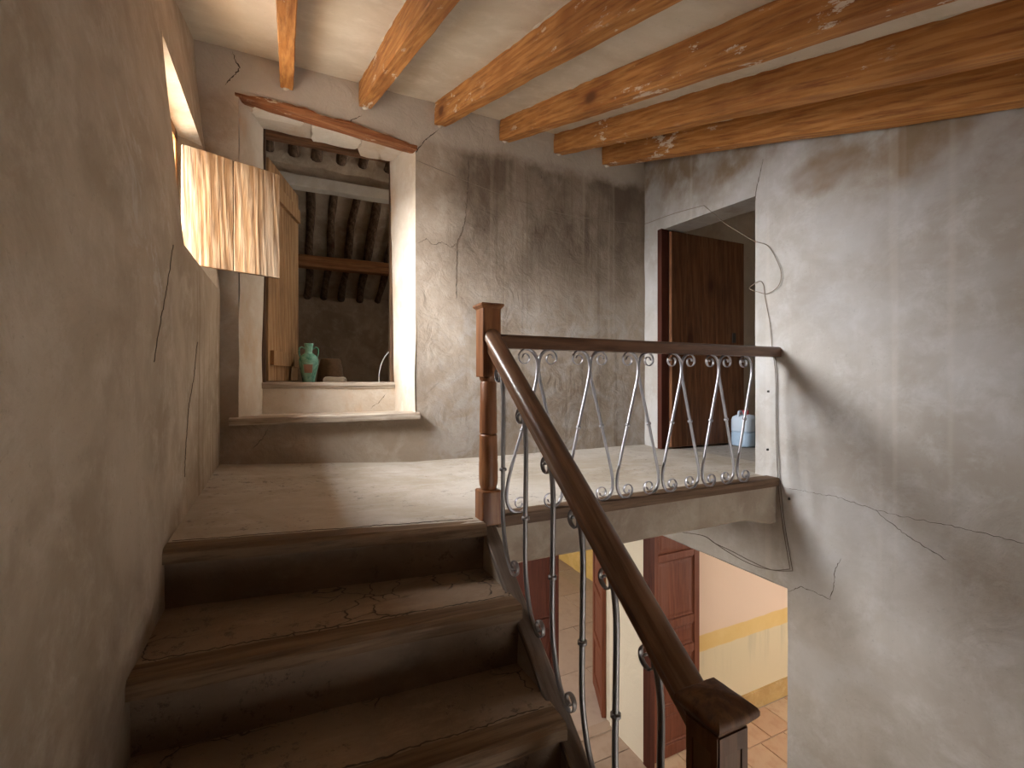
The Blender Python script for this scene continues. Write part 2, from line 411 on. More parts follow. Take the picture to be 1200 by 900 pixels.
class MB:
    def __init__(s):
        s.v, s.f = [], []

    def quadgrid(s, P):
        """P[i][j] points"""
        o = len(s.v)
        n, m = len(P), len(P[0])
        for r in P:
            s.v += [tuple(p) for p in r]
        for i in range(n - 1):
            for j in range(m - 1):
                a = o + i * m + j
                s.f.append((a, a + m, a + m + 1, a + 1))
        return s

    def patch(s, a, b, c, d, n=8, m=8, amp=0.0, scale=4.0, seed=0.0):
        """corners a-b along i, a-d along j; noise dies at the border"""
        a, b, c, d = map(Vector, (a, b, c, d))
        nor = (b - a).cross(d - a).normalized()
        P = []
        for i in range(n + 1):
            r = []
            for j in range(m + 1):
                s_, t_ = i / n, j / m
                p = a * (1 - s_) * (1 - t_) + b * s_ * (1 - t_) + c * s_ * t_ + d * (1 - s_) * t_
                if amp:
                    p = p + nor * amp * nz(p, scale, seed)
                r.append(p)
            P.append(r)
        return s.quadgrid(P)

    def box(s, x0, x1, y0, y1, z0, z1, cut=None):
        o = len(s.v)
        s.v += [(x0, y0, z0), (x1, y0, z0), (x1, y1, z0), (x0, y1, z0), (x0, y0, z1), (x1, y0, z1), (x1, y1, z1), (x0, y1, z1)]
        s.f += [tuple(o + k for k in q) for q in ((0, 3, 2, 1), (4, 5, 6, 7), (0, 1, 5, 4), (1, 2, 6, 5), (2, 3, 7, 6), (3, 0, 4, 7))]
        return s

    def loft(s, rings, cap=True, closed=True):
        o = len(s.v)
        k = len(rings[0])
        for r in rings:
            s.v += [tuple(p) for p in r]
        for i in range(len(rings) - 1):
            for j in range(k if closed else k - 1):
                a, b = o + i * k + j, o + i * k + (j + 1) % k
                s.f.append((a, b, b + k, a + k))
        if cap:
            s.f.append(tuple(o + j for j in reversed(range(k))))
            s.f.append(tuple(o + (len(rings) - 1) * k + j for j in range(k)))
        return s

    def lathe(s, prof, seg=16, c=(0, 0, 0)):
        rings = [[(c[0] + r * math.cos(2 * PI * j / seg), c[1] + r * math.sin(2 * PI * j / seg), c[2] + z) for j in range(seg)] for r, z in prof]
        return s.loft(rings)

    def sweep(s, pts, nor, th, dp, seg=8):
        """bar along planar pts; nor = normal of the plane; th(i) thickness in plane, dp(i) depth across plane (half sizes)"""
        pts = [Vector(p) for p in pts]
        nor = Vector(nor).normalized()
        rings = []
        n = len(pts)
        for i, p in enumerate(pts):
            t = (pts[min(i + 1, n - 1)] - pts[max(i - 1, 0)]).normalized()
            q = nor.cross(t).normalized()
            a, b = (th(i) if callable(th) else th), (dp(i) if callable(dp) else dp)
            rings.append([p + q * a * math.cos(2 * PI * j / seg) + nor * b * math.sin(2 * PI * j / seg) for j in range(seg)])
        return s.loft(rings)

    def tube(s, pts, r, seg=6):
        pts = [Vector(p) for p in pts]
        n = len(pts)
        rings = []
        up = None
        for i, p in enumerate(pts):
            t = (pts[min(i + 1, n - 1)] - pts[max(i - 1, 0)]).normalized()
            if up is None:
                up = Vector((0, 0, 1)) if abs(t.z) < 0.9 else Vector((1, 0, 0))
            a = t.cross(up).normalized()
            b = a.cross(t).normalized()
            up = b
            rr = r(i) if callable(r) else r
            rings.append([p + a * rr * math.cos(2 * PI * j / seg) + b * rr * math.sin(2 * PI * j / seg) for j in range(seg)])
        return s.loft(rings)

    def roughbar(s, L, w, h, n=40, amp=0.004, seed=0.0, scale=3.0, corner=0.006, sub=3):
        """bar along +Y, x in [0,w], z in [0,h] with worn edges"""
        rings = []
        for i in range(n + 1):
            y = L * i / n
            base = []
            c = corner
            for (x, z) in ((c, 0), (w / 2, 0), (w - c, 0), (w, c), (w, h / 2), (w, h - c), (w - c, h), (w / 2, h), (c, h), (0, h - c), (0, h / 2), (0, c)):
                k = nz((x * 2, y, z * 2), scale, seed)
                k2 = nz((x * 2, y, z * 2), scale * 4, seed + 9)
                dx = (x - w / 2) / w * 2
                dz = (z - h / 2) / h * 2
                base.append((x + dx * amp * (k + 0.5 * k2), y, z + dz * amp * (k + 0.5 * k2)))
            rings.append(base)
        return s.loft(rings)

    def apply(s, M4, start=0):
        s.v[start:] = [tuple(M4 @ Vector(p)) for p in s.v[start:]]
        return s

    def build(s, name, mat, parent=None, smooth=False, kind=None, loc=None, angle=None):
        me = bpy.data.meshes.new(name)
        me.from_pydata(s.v, [], s.f)
        me.validate()
        if smooth:
            me.polygons.foreach_set('use_smooth', [True] * len(me.polygons))
            if angle:
                me.set_sharp_from_angle(angle=math.radians(angle))
        me.update()
        o = bpy.data.objects.new(name, me)
        me.materials.append(M[mat])
        COL.objects.link(o)
        if parent:
            o.parent = parent
        if loc:
            o.location = loc
        if kind:
            o['kind'] = kind
        return o


def tag(o, label=None, cat=None, group=None, kind=None):
    if label:
        o['label'] = label
    if cat:
        o['category'] = cat
    if group:
        o['group'] = group
    if kind:
        o['kind'] = kind
    return o


def empty(name, loc=(0, 0, 0), rz=0.0):
    o = bpy.data.objects.new(name, None)
    o.empty_display_size = 0.1
    o.location = loc
    o.rotation_euler = (0, 0, rz)
    COL.objects.link(o)
    return o


def bevel(o, w=0.004, seg=2):
    m = o.modifiers.new('bevel', 'BEVEL')
    m.width = w
    m.segments = seg
    m.limit_method = 'ANGLE'
    return o


def breaks(lst, res):
    out = [lst[0]]
    for a, b in zip(lst[:-1], lst[1:]):
        n = max(1, int(math.ceil((b - a) / res)))
        out += [a + (b - a) * (k + 1) / n for k in range(n)]
    return out


def surface(name, fn, A, B, holes, mat, res=0.08, mb=None):
    """sheet fn(a, b) over the grid A x B with rectangular holes left out"""
    A, B = breaks(A, res), breaks(B, res)
    mb = mb or MB()
    o = len(mb.v)
    m = len(B)
    for a in A:
        for b in B:
            mb.v.append(tuple(fn(a, b)))
    for i in range(len(A) - 1):
        for j in range(m - 1):
            ca, cb = (A[i] + A[i + 1]) / 2, (B[j] + B[j + 1]) / 2
            if any(h[0] < ca < h[1] and h[2] < cb < h[3] for h in holes):
                continue
            k = o + i * m + j
            mb.f.append((k, k + m, k + m + 1, k + 1))
    return mb


def crack(fn, pts, parent, w=0.0022, nor=(0, -1, 0), lift=0.0015):
    """a jagged dark fissure following wall points (a, b)"""
    nor = Vector(nor)
    P = []
    for (a0, b0), (a1, b1) in zip(pts[:-1], pts[1:]):
        n = max(2, int(math.hypot(a1 - a0, b1 - b0) / 0.012))
        for k in range(n):
            f = k / n
            P.append((a0 + (a1 - a0) * f, b0 + (b1 - b0) * f))
    P.append(pts[-1])
    pp = []
    for k, (a, b) in enumerate(P):
        j = 0.004
        pp.append(Vector(fn(a + random.uniform(-j, j), b + random.uniform(-j, j))) + nor * lift)
    mb = MB()
    N = len(pp)
    mb.sweep(pp, nor, lambda i: w * (0.35 + 0.9 * random.random()) * min(1, (i + 1) / 5, (N - i) / 5), 0.0012, 4)
    return mb.build('crack', 'crack', parent)


def catmull(pts, n=6):
    out = []
    P = [pts[0]] + list(pts) + [pts[-1]]
    for i in range(1, len(P) - 2):
        p0, p1, p2, p3 = (Vector(q) for q in P[i - 1:i + 3])
        for k in range(n):
            t = k / n
            out.append(0.5 * ((2 * p1) + (-p0 + p2) * t + (2 * p0 - 5 * p1 + 4 * p2 - p3) * t * t + (-p0 + 3 * p1 - 3 * p2 + p3) * t ** 3))
    out.append(Vector(pts[-1]))
    return out


def sstep(x, a, b):
    t = max(0.0, min(1.0, (x - a) / (b - a)))
    return t * t * (3 - 2 * t)


# ------------------------------------------------------------------ the setting
YB = 3.41                       # back wall
SLOPE = 0.319                   # ceiling rises towards the back wall
LOW = -2.6                      # floor of the lower storey
YR = -2.3                       # wall behind the camera


def ceil_z(y):
    return 2.66 - SLOPE * (YB - y)


def f_ceil(x, y):
    return (x, y, ceil_z(y) + 0.008 * nz((x, y, 0), 1.6, 2))


o = surface('ceiling', f_ceil, [-0.9, 3.3], [YR - 0.1, YB + 0.1], [], 'plaster_ceiling', 0.15).build('ceiling', 'plaster_ceiling', smooth=True)
tag(o, 'sloping cream plaster ceiling between the pine beams', 'ceiling', kind='structure')


# left wall with the window recess
def x_left_of(z):
    return -0.37 - max(0.0, z - 1.15) * 0.092


def f_left(y, z):
    return (x_left_of(z) + 0.007 * nz((0, y, z), 1.8, 5) + 0.003 * nz((0, y, z), 6, 1), y, z)


WY0, WY1, WZ0, WZ1 = 2.27, 3.30, 1.14, 1.975
FY0, FY1, FZ0, FZ1 = 2.40, 3.13, 1.19, 1.95      # frame opening
mb = surface('wall_left', f_left, [YR - 0.1, WY0, WY1, YB + 0.06], [LOW, WZ0, WZ1, 3.0], [(WY0, WY1, WZ0, WZ1)], '', 0.09)
FX = -0.56
i0, i1 = x_left_of(WZ0), x_left_of(WZ1)


def ring(x, y0, y1, z0, z1):
    return [(x, y0, z0), (x, y1, z0), (x, y1, z1), (x, y0, z1)]


inner = [f_left(WY0, WZ0), f_left(WY1, WZ0), f_left(WY1, WZ1), f_left(WY0, WZ1)]
mid = ring(FX, FY0, FY1, FZ0, FZ1)
out_ = ring(-0.78, FY0 - 0.02, FY1 + 0.02, FZ0, FZ1)
for ra, rb in ((inner, mid), (mid, out_)):
    for k in range(4):
        mb.patch(ra[k], ra[(k + 1) % 4], rb[(k + 1) % 4], rb[k], 10, 4, 0.006 if ra is inner else 0, 5, k)
mb.patch((-0.78, FY0 - 0.02, FZ0), (-0.78, YR, FZ0), (-0.78, YR, 3.2), (-0.78, FY0 - 0.02, 3.2), 2, 2)
mb.patch((-0.78, FY1 + 0.02, FZ0), (-0.78, YB + 0.1, FZ0), (-0.78, YB + 0.1, 3.2), (-0.78, FY1 + 0.02, 3.2), 2, 2)
mb.patch((-0.78, FY0 - 0.02, FZ1), (-0.78, FY1 + 0.02, FZ1), (-0.78, FY1 + 0.02, 3.2), (-0.78, FY0 - 0.02, 3.2), 2, 2)
mb.patch((-0.78, YR, LOW), (-0.78, YB + 0.1, LOW), (-0.78, YB + 0.1, FZ0), (-0.78, YR, FZ0), 2, 2)
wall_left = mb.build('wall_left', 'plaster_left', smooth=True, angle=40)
tag(wall_left, 'warm grey plaster wall with the small deep window', 'wall', kind='structure')
crack(f_left, [(2.062, 1.09), (1.98, 0.969), (1.881, 0.823), (1.803, 0.706), (1.782, 0.652)], wall_left, 0.0010, (1, 0, 0))
crack(f_left, [(2.572, 0.776), (2.483, 0.619), (2.361, 0.475), (2.323, 0.337), (2.305, 0.2)], wall_left, 0.0005, (1, 0, 0))

# window frame and shutter
win = empty('window_1', (FX, (FY0 + FY1) / 2, FZ0))
tag(win, 'small wooden window frame deep in the wall behind the open shutter', 'window', kind='structure')


def part_box(name, mat, parent, x0, x1, y0, y1, z0, z1, bw=0.003):
    c = Vector(((x0 + x1) / 2, (y0 + y1) / 2, z0))
    pl = Vector((0, 0, 0))
    p = parent
    while p is not None:
        pl += p.location
        p = p.parent
    mb_ = MB().box(x0 - c.x, x1 - c.x, y0 - c.y, y1 - c.y, 0, z1 - z0)
    ob = mb_.build(name, mat, parent, loc=c - pl)
    if bw:
        bevel(ob, bw)
    return ob


for (y0, y1, z0, z1) in ((FY0 - 0.01, FY0 + 0.045, FZ0, FZ1), (FY1 - 0.045, FY1 + 0.01, FZ0, FZ1), (FY0, FY1, FZ0 - 0.01, FZ0 + 0.04), (FY0, FY1, FZ1 - 0.045, FZ1 + 0.01)):
    part_box('frame_bar', 'wood_frame', win, FX - 0.045, FX + 0.02, y0, y1, z0, z1)
shut = empty('window_shutter', (-0.515, 3.095, 1.235))
tag(shut, 'weathered two-board wooden shutter swung open from the small window', 'shutter')
shut.rotation_euler = (0, 0, math.radians(23.4))
for k, (a, b) in enumerate(((0.0, 0.252), (0.256, 0.516))):
    n = 14
    rings = []
    for i in range(n + 1):
        z = 0.648 * i / n
        e = 0.003 * nz((0, 0, z), 8, 3)
        xa = a + (e if k == 1 else 0)
        xb = b + (e if k == 0 else 0)
        cup = 0.004
        rings.append([(xa, -0.014 + cup, z), ((xa + xb) / 2, -0.014 - cup, z), (xb, -0.014 + cup, z), (xb, 0.014, z), ((xa + xb) / 2, 0.012, z), (xa, 0.014, z)])
    bevel(MB().loft(rings).build('plank', 'wood_shutter', shut), 0.002, 1)
for z in (0.10, 0.50):
    MB().box(0.03, 0.49, 0.014, 0.036, z, z + 0.07).build('batten', 'wood_shutter', shut)


# back wall with the raised opening
OX0, OX1, OZ0, OZ1 = -0.27, 0.851, 0.33, 2.335
IX0, IX1, IY = -0.154, 0.775, 3.86


def f_back(x, z):
    dz = 0.0
    if OX0 - 0.3 < x < OX1 + 0.3:
        k = max(0, 1 - abs(z - OZ1) / 0.25) * sstep(x, OX0 - 0.3, OX0) * (1 - sstep(x, OX1, OX1 + 0.3))
        dz = 0.05 * (0.5 - (x - OX0) / (OX1 - OX0)) * 2 * k
    rough = 0.5 + 0.5 * sstep(x, 0.9, 1.2)
    d = 0.010 * nz((x, 0, z), 1.5, 4) + rough * (0.006 * nz((x, 0, z), 4, 8) + 0.0018 * nz((x, 0, z), 11, 2))
    return (x, YB + d, z + dz)


mb = surface('wall_back', f_back, [-0.6, OX0, OX1, 3.12], [-0.35, OZ0, OZ1, 3.0], [(OX0, OX1, OZ0, OZ1)], '', 0.045)
for bx_ in ((-0.85, OX0 - 0.035, 3.45, 3.95, -0.25, 3.3), (OX1 + 0.035, 3.2, 3.45, 3.92, -0.2, 3.3), (OX0 - 0.04, OX1 + 0.04, 3.45, 3.92, 2.46, 3.3), (OX0 - 0.04, OX1 + 0.04, 3.45, 3.84, -0.2, 0.32), (-0.85, 3.2, 3.88, 3.95, -0.25, 0.53)):
    mb.box(*bx_)
wall_back = mb.build('wall_back', 'plaster_back', smooth=True, angle=50)
tag(wall_back, 'rough stained plaster wall behind the landing with a raised opening', 'wall', kind='structure')
for pts, w in (([(-0.305, 2.647), (-0.282, 2.59), (-0.264, 2.552), (-0.305, 2.461), (-0.346, 2.396)], 0.004),
               ([(0.478, 2.45), (0.404, 2.402), (0.382, 2.338)], 0.003),
               ([(1.022, 2.475), (0.919, 2.40), (0.868, 2.339), (0.849, 2.29)], 0.003),
               ([(1.259, 2.333), (1.266, 2.203), (1.259, 2.137), (1.252, 1.992), (1.231, 1.793), (1.169, 1.635), (1.162, 1.214)], 0.0022),
               ([(1.90, 2.33), (1.905, 2.25)], 0.003),
               ([(1.169, 1.635), (1.12, 1.60), (1.05, 1.63), (0.98, 1.60), (0.93, 1.64), (0.87, 1.60)], 0.0018)):
    crack(f_back, pts, wall_back, w)

# reveal of the opening
mb = MB()
zl, zr = OZ1 + 0.05, OZ1 - 0.05
rl = [(OX0, YB, OZ0), (OX0, YB, zl)]
mb.patch((OX0, YB, OZ0), (IX0, IY, OZ0), (IX0, IY, 2.42), (OX0, YB, zl), 8, 28, 0.012, 4, 1)
mb.patch((OX1, YB, OZ0), (IX1 + 0.02, IY, OZ0), (IX1 - 0.02, IY, 2.42), (OX1, YB, zr), 8, 28, 0.012, 4, 2)
mb.patch((OX0, YB, zl), (IX0, IY, 2.42), (IX1, IY, 2.42), (OX1, YB, zr), 8, 16, 0.014, 6, 3)
mb.patch((OX0, YB, OZ0 + 0.005), (IX0, IY, OZ0 + 0.02), (IX1 + 0.02, IY, OZ0 + 0.02), (OX1, YB, OZ0 + 0.005), 8, 16, 0.006, 6, 4)
mb.patch((IX0, IY, OZ0), (IX1 + 0.02, IY, OZ0), (IX1 + 0.02, IY, 0.56), (IX0, IY, 0.56), 20, 5, 0.008, 5, 5)
reveal = mb.build('wall_opening_reveal', 'plaster_jamb', smooth=True, angle=40)
tag(reveal, 'pale splayed plaster reveal around the raised opening to the attic', 'wall', kind='structure')
crack(lambda x, z: (x, IY - 0.004, z), [(0.60, 0.37), (0.68, 0.43), (0.73, 0.50)], reveal, 0.0025)

# timber lintel with broken plaster
tim = MB()
n = 46
rings = []
for i in range(n + 1):
    s_ = i / n
    x = OX0 - 0.02 + (OX1 - OX0 + 0.03) * s_
    zb = zl + (zr - zl) * s_
    e1 = 0.018 * nz((x, 0, 0), 6, 3) + 0.008 * nz((x, 0, 0), 22, 1)
    e2 = 0.006 * nz((x, 5, 0), 9, 3)
    t_ = max(0.006, 0.022 + 0.020 * math.sin(PI * s_) + e1 * 1.3)
    rings.append([(x, YB - 0.016 + e2, zb - 0.006 + e2), (x, YB - 0.012, zb + t_), (x, YB + 0.05, zb + t_), (x, YB + 0.10 + e2 * 2, zb + 0.004), (x, YB + 0.05, zb - 0.010 + e2)])
o = tim.loft(rings).build('lintel', 'wood_lintel', smooth=True, angle=35)
tag(o, 'splintered reddish timber lintel showing through broken plaster above the opening', 'lintel', kind='structure')
# flaked plaster shells under the lintel
for (xa, xb, ya, yb, m_) in ((-0.20, 0.10, 3.47, 3.62, 'plaster_white'), (0.16, 0.50, 3.52, 3.78, 'plaster_white'), (0.50, 0.80, 3.48, 3.84, 'plaster_jamb')):
    poly = []
    for k in range(22):
        a = 2 * PI * k / 22
        ca, sa = math.cos(a), math.sin(a)
        q = max(abs(ca), abs(sa))
        rr = (1 / q) * (1 + 0.16 * nz((ca * 2 + xa * 9, sa * 2, 1), 1.6, 2))
        poly.append(((xa + xb) / 2 + ca * rr * (xb - xa) / 2, (ya + yb) / 2 + sa * rr * (yb - ya) / 2))
    zz = 2.352 - 0.05 * ((xa + xb) / 2 - 0.3)
    mbp = MB().loft([[(x, y, zz + 0.02 * (y - YB) * 2 + d) for x, y in poly] for d in (0, 0.05)])
    mbp.build('plaster_flake', m_, reveal)

# sill plank and threshold board of the opening
sp = MB()
n = 30
rings = []
for i in range(n + 1):
    x = -0.318 + (0.872 + 0.318) * i / n
    e = 0.005 * nz((x, 0, 0), 7, 6)
    e2 = 0.004 * nz((x, 3, 0), 17, 6)
    rings.append([(x, 3.352 + e, 0.318 + e2), (x, 3.352 + e, 0.358 + e2 * 0.5), (x, 3.372 + e, 0.364), (x, 3.50, 0.364), (x, 3.50, 0.318)])
o = sp.loft(rings).build('sill', 'wood_sill')
tag(o, 'worn grey wooden sill plank below the raised opening', 'sill', kind='structure')
crack(f_back, [(-0.10, 0.30), (-0.14, 0.22), (-0.20, 0.16)], wall_back, 0.002)

att_frame = empty('door_1', (0.3, 3.89, 0.56))
tag(att_frame, 'old wooden door of the raised opening standing ajar into the attic', 'door', kind='structure')
part_box('threshold', 'wood_sill', att_frame, IX0 - 0.03, IX1 + 0.02, 3.845, 3.93, 0.535, 0.582)
part_box('frame_post', 'wood_dark', att_frame, IX0 - 0.05, IX0 + 0.018, 3.865, 3.93, 0.582, 2.45)
part_box('frame_post', 'wood_dark', att_frame, IX1 - 0.015, IX1 + 0.05, 3.865, 3.93, 0.582, 2.45)
part_box('frame_head', 'wood_dark_x', att_frame, IX0 + 0.018, IX1 - 0.015, 3.865, 3.93, 2.375, 2.45)
leaf = MB()
lf = empty('leaf', Vector((-0.135, 3.935, 0.59)) - att_frame.location)
lf.parent = att_frame
lf.rotation_euler = (0, 0, math.atan2(0.957, 0.29))
for k, (a, b) in enumerate(((0.0, 0.17), (0.173, 0.36), (0.363, 0.55), (0.553, 0.74))):
    bevel(MB().box(a, b, -0.018, 0.018, 0.0 if k != 1 else 0.0, 1.66).build('plank', 'wood_leaf', lf), 0.003, 1)
for z in (0.12, 1.40):
    MB().box(0.03, 0.71, -0.045, -0.018, z, z + 0.11).build('ledge', 'wood_leaf', lf)

# attic room behind
AX0, AX1, AY0, AY1, AZ = -1.0, 2.3, 3.93, 6.5, 0.555


def roof_z(y):
    return 2.66 - 0.62 * (y - 4.9)


mb = MB()
mb.patch((AX0, AY0 - 0.1, AZ), (AX1, AY0 - 0.1, AZ), (AX1, AY1, AZ), (AX0, AY1, AZ), 12, 12, 0.006, 3)
o = mb.build('floor_attic', 'cement_step', smooth=True)
tag(o, 'dusty attic floor beyond the raised opening', 'floor', kind='structure')
mb = MB()
mb.patch((AX0, AY1, AZ - 0.1), (AX1, AY1, AZ - 0.1), (AX1, AY1, 2.4), (AX0, AY1, 2.4), 24, 14, 0.03, 3)
mb.patch((AX0, AY0 - 0.05, AZ - 0.1), (AX0, AY1, AZ - 0.1), (AX0, AY1, 3.6), (AX0, AY0 - 0.05, 3.6), 12, 12, 0.02, 3)
surface('w', lambda y, z: (AX1, y, z), [AY0 - 0.05, 4.15, 4.5, AY1], [AZ - 0.1, 1.65, 2.05, 3.6], [(4.15, 4.5, 1.65, 2.05)], '', 0.2, mb)  # small unseen opening added to let light into the attic
mb.patch((AX0, AY0 + 0.0, AZ - 0.1), (IX0 - 0.04, AY0, AZ - 0.1), (IX0 - 0.04, AY0, 3.6), (AX0, AY0, 3.6), 2, 2)
mb.patch((IX1 + 0.04, AY0, AZ - 0.1), (AX1, AY0, AZ - 0.1), (AX1, AY0, 3.6), (IX1 + 0.04, AY0, 3.6), 2, 2)
mb.patch((IX0 - 0.04, AY0, 2.44), (IX1 + 0.04, AY0, 2.44), (IX1 + 0.04, AY0, 3.6), (IX0 - 0.04, AY0, 3.6), 2, 2)
o = mb.build('wall_attic', 'plaster_attic', smooth=True, angle=40)
tag(o, 'dark earthy plaster walls of the attic', 'wall', kind='structure')
mb = MB()
mb.patch((AX0, AY0 - 0.3, roof_z(AY0 - 0.3)), (AX1, AY0 - 0.3, roof_z(AY0 - 0.3)), (AX1, AY1 + 0.05, roof_z(AY1 + 0.05)), (AX0, AY1 + 0.05, roof_z(AY1 + 0.05)), 30, 30, 0.03, 5)
roof_a = o = mb.build('roof_attic', 'plaster_attic', smooth=True)
tag(o, 'sloping mud plaster roof underside of the attic', 'roof', kind='structure')
mb = MB()
mb.patch((AX0, 4.93, 2.52), (AX1, 4.93, 2.52), (AX1, 4.93, 2.68), (AX0, 4.93, 2.68), 20, 4, 0.015, 5)
o = mb.build('wall_attic_infill', 'plaster_attic', smooth=True)
tag(o, 'plaster infill strip above the whitewashed attic beam', 'wall', kind='structure')
for nm, y, z0, z1, d, m_, lab in (('attic_beam', 4.86, 2.425, 2.535, 0.12, 'plaster_white', 'whitewashed beam crossing the attic under the rafters'),
                                  ('attic_beam', 5.68, 1.855, 1.985, 0.12, 'wood_attic_beam', 'lower reddish brown beam crossing the dark attic')):
    b = MB().roughbar(AX1 - AX0, d, z1 - z0, 30, 0.006, y)
    b.apply(Matrix.Rotation(-PI / 2, 4, 'Z'))
    o = b.build(nm, m_, smooth=True, angle=40, loc=(AX0, y + d, z0))
    tag(o, lab, 'beam')
i = 0
for xr_ in [-0.40, -0.17, 0.03, 0.235, 0.445, 0.655, 0.875, 1.10, 1.32, 1.55]:
    for (ya, yb) in ((3.95, 4.80), (4.97, 6.48)):
        i += 1
        n = 18
        pts = []
        for k in range(n + 1):
            y = ya + (yb - ya) * k / n
            x = xr_ + 0.045 * nz((xr_ * 3, y, 0), 1.6, i) + (0.03 if ya < 4.5 else 0)
            pts.append((x - xr_, y - ya, roof_z(y) - roof_z(ya) - 0.035 + 0.015 * nz((xr_ * 3, y, 2), 2.0, i)))
        r0 = 0.038 + 0.012 * random.random()
        o = MB().tube(pts, lambda k: r0 * (1 + 0.25 * nz((k * 0.4, i, 0), 1.0, 2)), 8).build('rafter', 'log', roof_a, smooth=True, loc=(xr_, ya, roof_z(ya)))


# right wall (upper part runs slightly askew)
def x_right_of(y, z):
    lo = 2.69 if y > 1.9 else 2.68 - 0.035 * (1.9 - y)
    up = 2.277 + 0.2119 * y if y > 1.9 else lo
    return lo + (up - lo) * sstep(z, -0.20, -0.02)


UY0, UY1, UZ1 = 2.05, 3.133, 1.84          # doorway on the landing
DY0, DY1, DZ1 = 1.81, 3.035, -0.634        # doorway of the lower storey


def f_right(y, z):
    k = sstep(y, UY0 - 0.25, UY0) * (1 - sstep(y, UY1, UY1 + 0.2)) * max(0, 1 - abs(z - UZ1) / 0.3)
    dz = k * 0.062 * ((y - UY0) / (UY1 - UY0) * 2 - 1)
    d = 0.007 * nz((0, y, z), 1.4, 3) + 0.0025 * nz((0, y, z), 6, 7)
    return (x_right_of(y, z) + d, y, z + dz)


mb = surface('wall_right', f_right, [YR - 0.1, DY0, UY0, DY1, UY1, YB + 0.12], [LOW, DZ1, -0.2, 0.0, UZ1, 3.0],
             [(UY0, UY1, 0.0, UZ1), (DY0, DY1, LOW, DZ1)], '', 0.07)
TH = 0.24
# jambs and soffits
for (y0, y1, z0, z1) in ((UY0, UY1, 0.0, UZ1), (DY0, DY1, LOW, DZ1)):
    pa = [f_right(y0, z0), f_right(y1, z0), f_right(y1, z1), f_right(y0, z1)]
    pb = [(p[0] + TH, p[1], p[2]) for p in pa]
    for k in (1, 2, 3):
        mb.patch(pa[k], pa[(k + 1) % 4], pb[(k + 1) % 4], pb[k], 12, 3, 0.006, 5, k)
wall_right = mb.build('wall_right', 'plaster_right', smooth=True, angle=40)
tag(wall_right, 'pale grey plaster wall with cracks and brown damp stains beside the stairwell', 'wall', kind='structure')
RN = (-1, 0, 0)
for pts, w in (([(1.856, -0.045), (1.668, -0.035), (1.506, -0.031), (1.342, -0.053), (1.213, -0.053), (1.051, -0.044), (0.909, -0.046), (0.75, -0.049)], 0.0009),
               ([(1.342, -0.053), (1.293, -0.087), (1.256, -0.11), (1.179, -0.148), (1.113, -0.178), (1.057, -0.205)], 0.0014),
               ([(1.805, -0.65), (1.728, -0.593), (1.668, -0.588), (1.564, -0.597), (1.546, -0.529), (1.537, -0.424), (1.506, -0.354)], 0.0018),
               ([(1.982, 2.01), (2.01, 1.948), (2.038, 1.879), (2.05, 1.80)], 0.0022)):
    crack(f_right, pts, wall_right, w, RN)
for (y, z) in ((1.94, 0.53), (1.945, 0.17), (1.80, -0.10)):
    p = f_right(y, z)
    MB().box(p[0] - 0.012, p[0], p[1] - 0.004, p[1] + 0.004, p[2] - 0.008, p[2] + 0.004).build('nail', 'nail', wall_right)

# wall behind the camera with an unseen low opening added to let daylight in
mb = surface('wall_front', lambda x, z: (x, YR, z), [-0.9, 1.5, 2.4, 3.3], [LOW - 0.05, LOW, -1.05, 1.2], [(1.5, 2.4, LOW, -1.05)], '', 0.3)
o = mb.build('wall_front', 'plaster_left')
tag(o, 'plaster wall closing the stairwell with a low opening added for daylight', 'wall', kind='structure')


# ---- upper landing
def lift(x, y):
    k = max(0.0, (0.82 - x) / 1.19)
    return k * (0.035 + 0.043 * sstep(y, 1.9, 3.4))


def skew(x, d=0.10):
    return d * max(0.0, min(1.2, 1 - (x + 0.37) / 1.12))


N1Y = 1.80


def f_land(x, y):
    # the front edge is skewed left of the newel post
    if x < 0.75:
        yf = N1Y + 0.03 + skew(x)
        y = yf + (y - 1.87) * (YB + 0.06 - yf) / (YB + 0.06 - 1.87)
    return (x, y, lift(x, y) + 0.004 * nz((x, y, 0), 2.5, 3) + 0.002 * nz((x, y, 0), 9, 3))


mb = surface('floor', f_land, [-0.45, 0.745, 0.755, 3.1], [1.87, YB + 0.06], [], '', 0.06)
floor_l = mb.build('floor_landing', 'cement_floor', smooth=True)
tag(floor_l, 'worn pale cement floor of the upper landing', 'floor', kind='structure')
# slab body: fascia and underside
mb = MB()
P = []
nseg = 60
for i in range(nseg + 1):
    x = 0.76 + (2.70 - 0.76) * i / nseg
    zb = -0.225 - 0.05 * sstep(x, 2.38, 2.69) + 0.004 * nz((x, 0, 0), 3, 1)
    P.append([(x, 1.885 + 0.003 * nz((x, 0, 1), 6, 2), -0.035), (x, 1.885 + 0.004 * nz((x, 0, 5), 5, 2), -0.13), (x, 1.887, zb + 0.012), (x, 1.90, zb), (x, 2.3, -0.225), (x, YB + 0.1, -0.225)])
mb.quadgrid(P)
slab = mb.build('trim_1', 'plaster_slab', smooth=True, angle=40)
tag(slab, 'grey plastered edge and underside of the landing slab above the lower doors', 'slab', kind='structure')
mb = MB()
n = 40
rings = []
for i in range(n + 1):
    x = 0.825 + (2.676 - 0.825) * i / n
    e = 0.003 * nz((x, 0, 0), 6, 2)
    rings.append([(x, 1.862 + e, -0.040), (x, 1.862 + e, 0.006), (x, 1.868, 0.010), (x, 1.945, 0.010), (x, 1.945, -0.040)])
o = mb.loft(rings).build('trim_2', 'wood_edge')
tag(o, 'dark wooden edge board under the landing balustrade', 'trim', kind='structure')

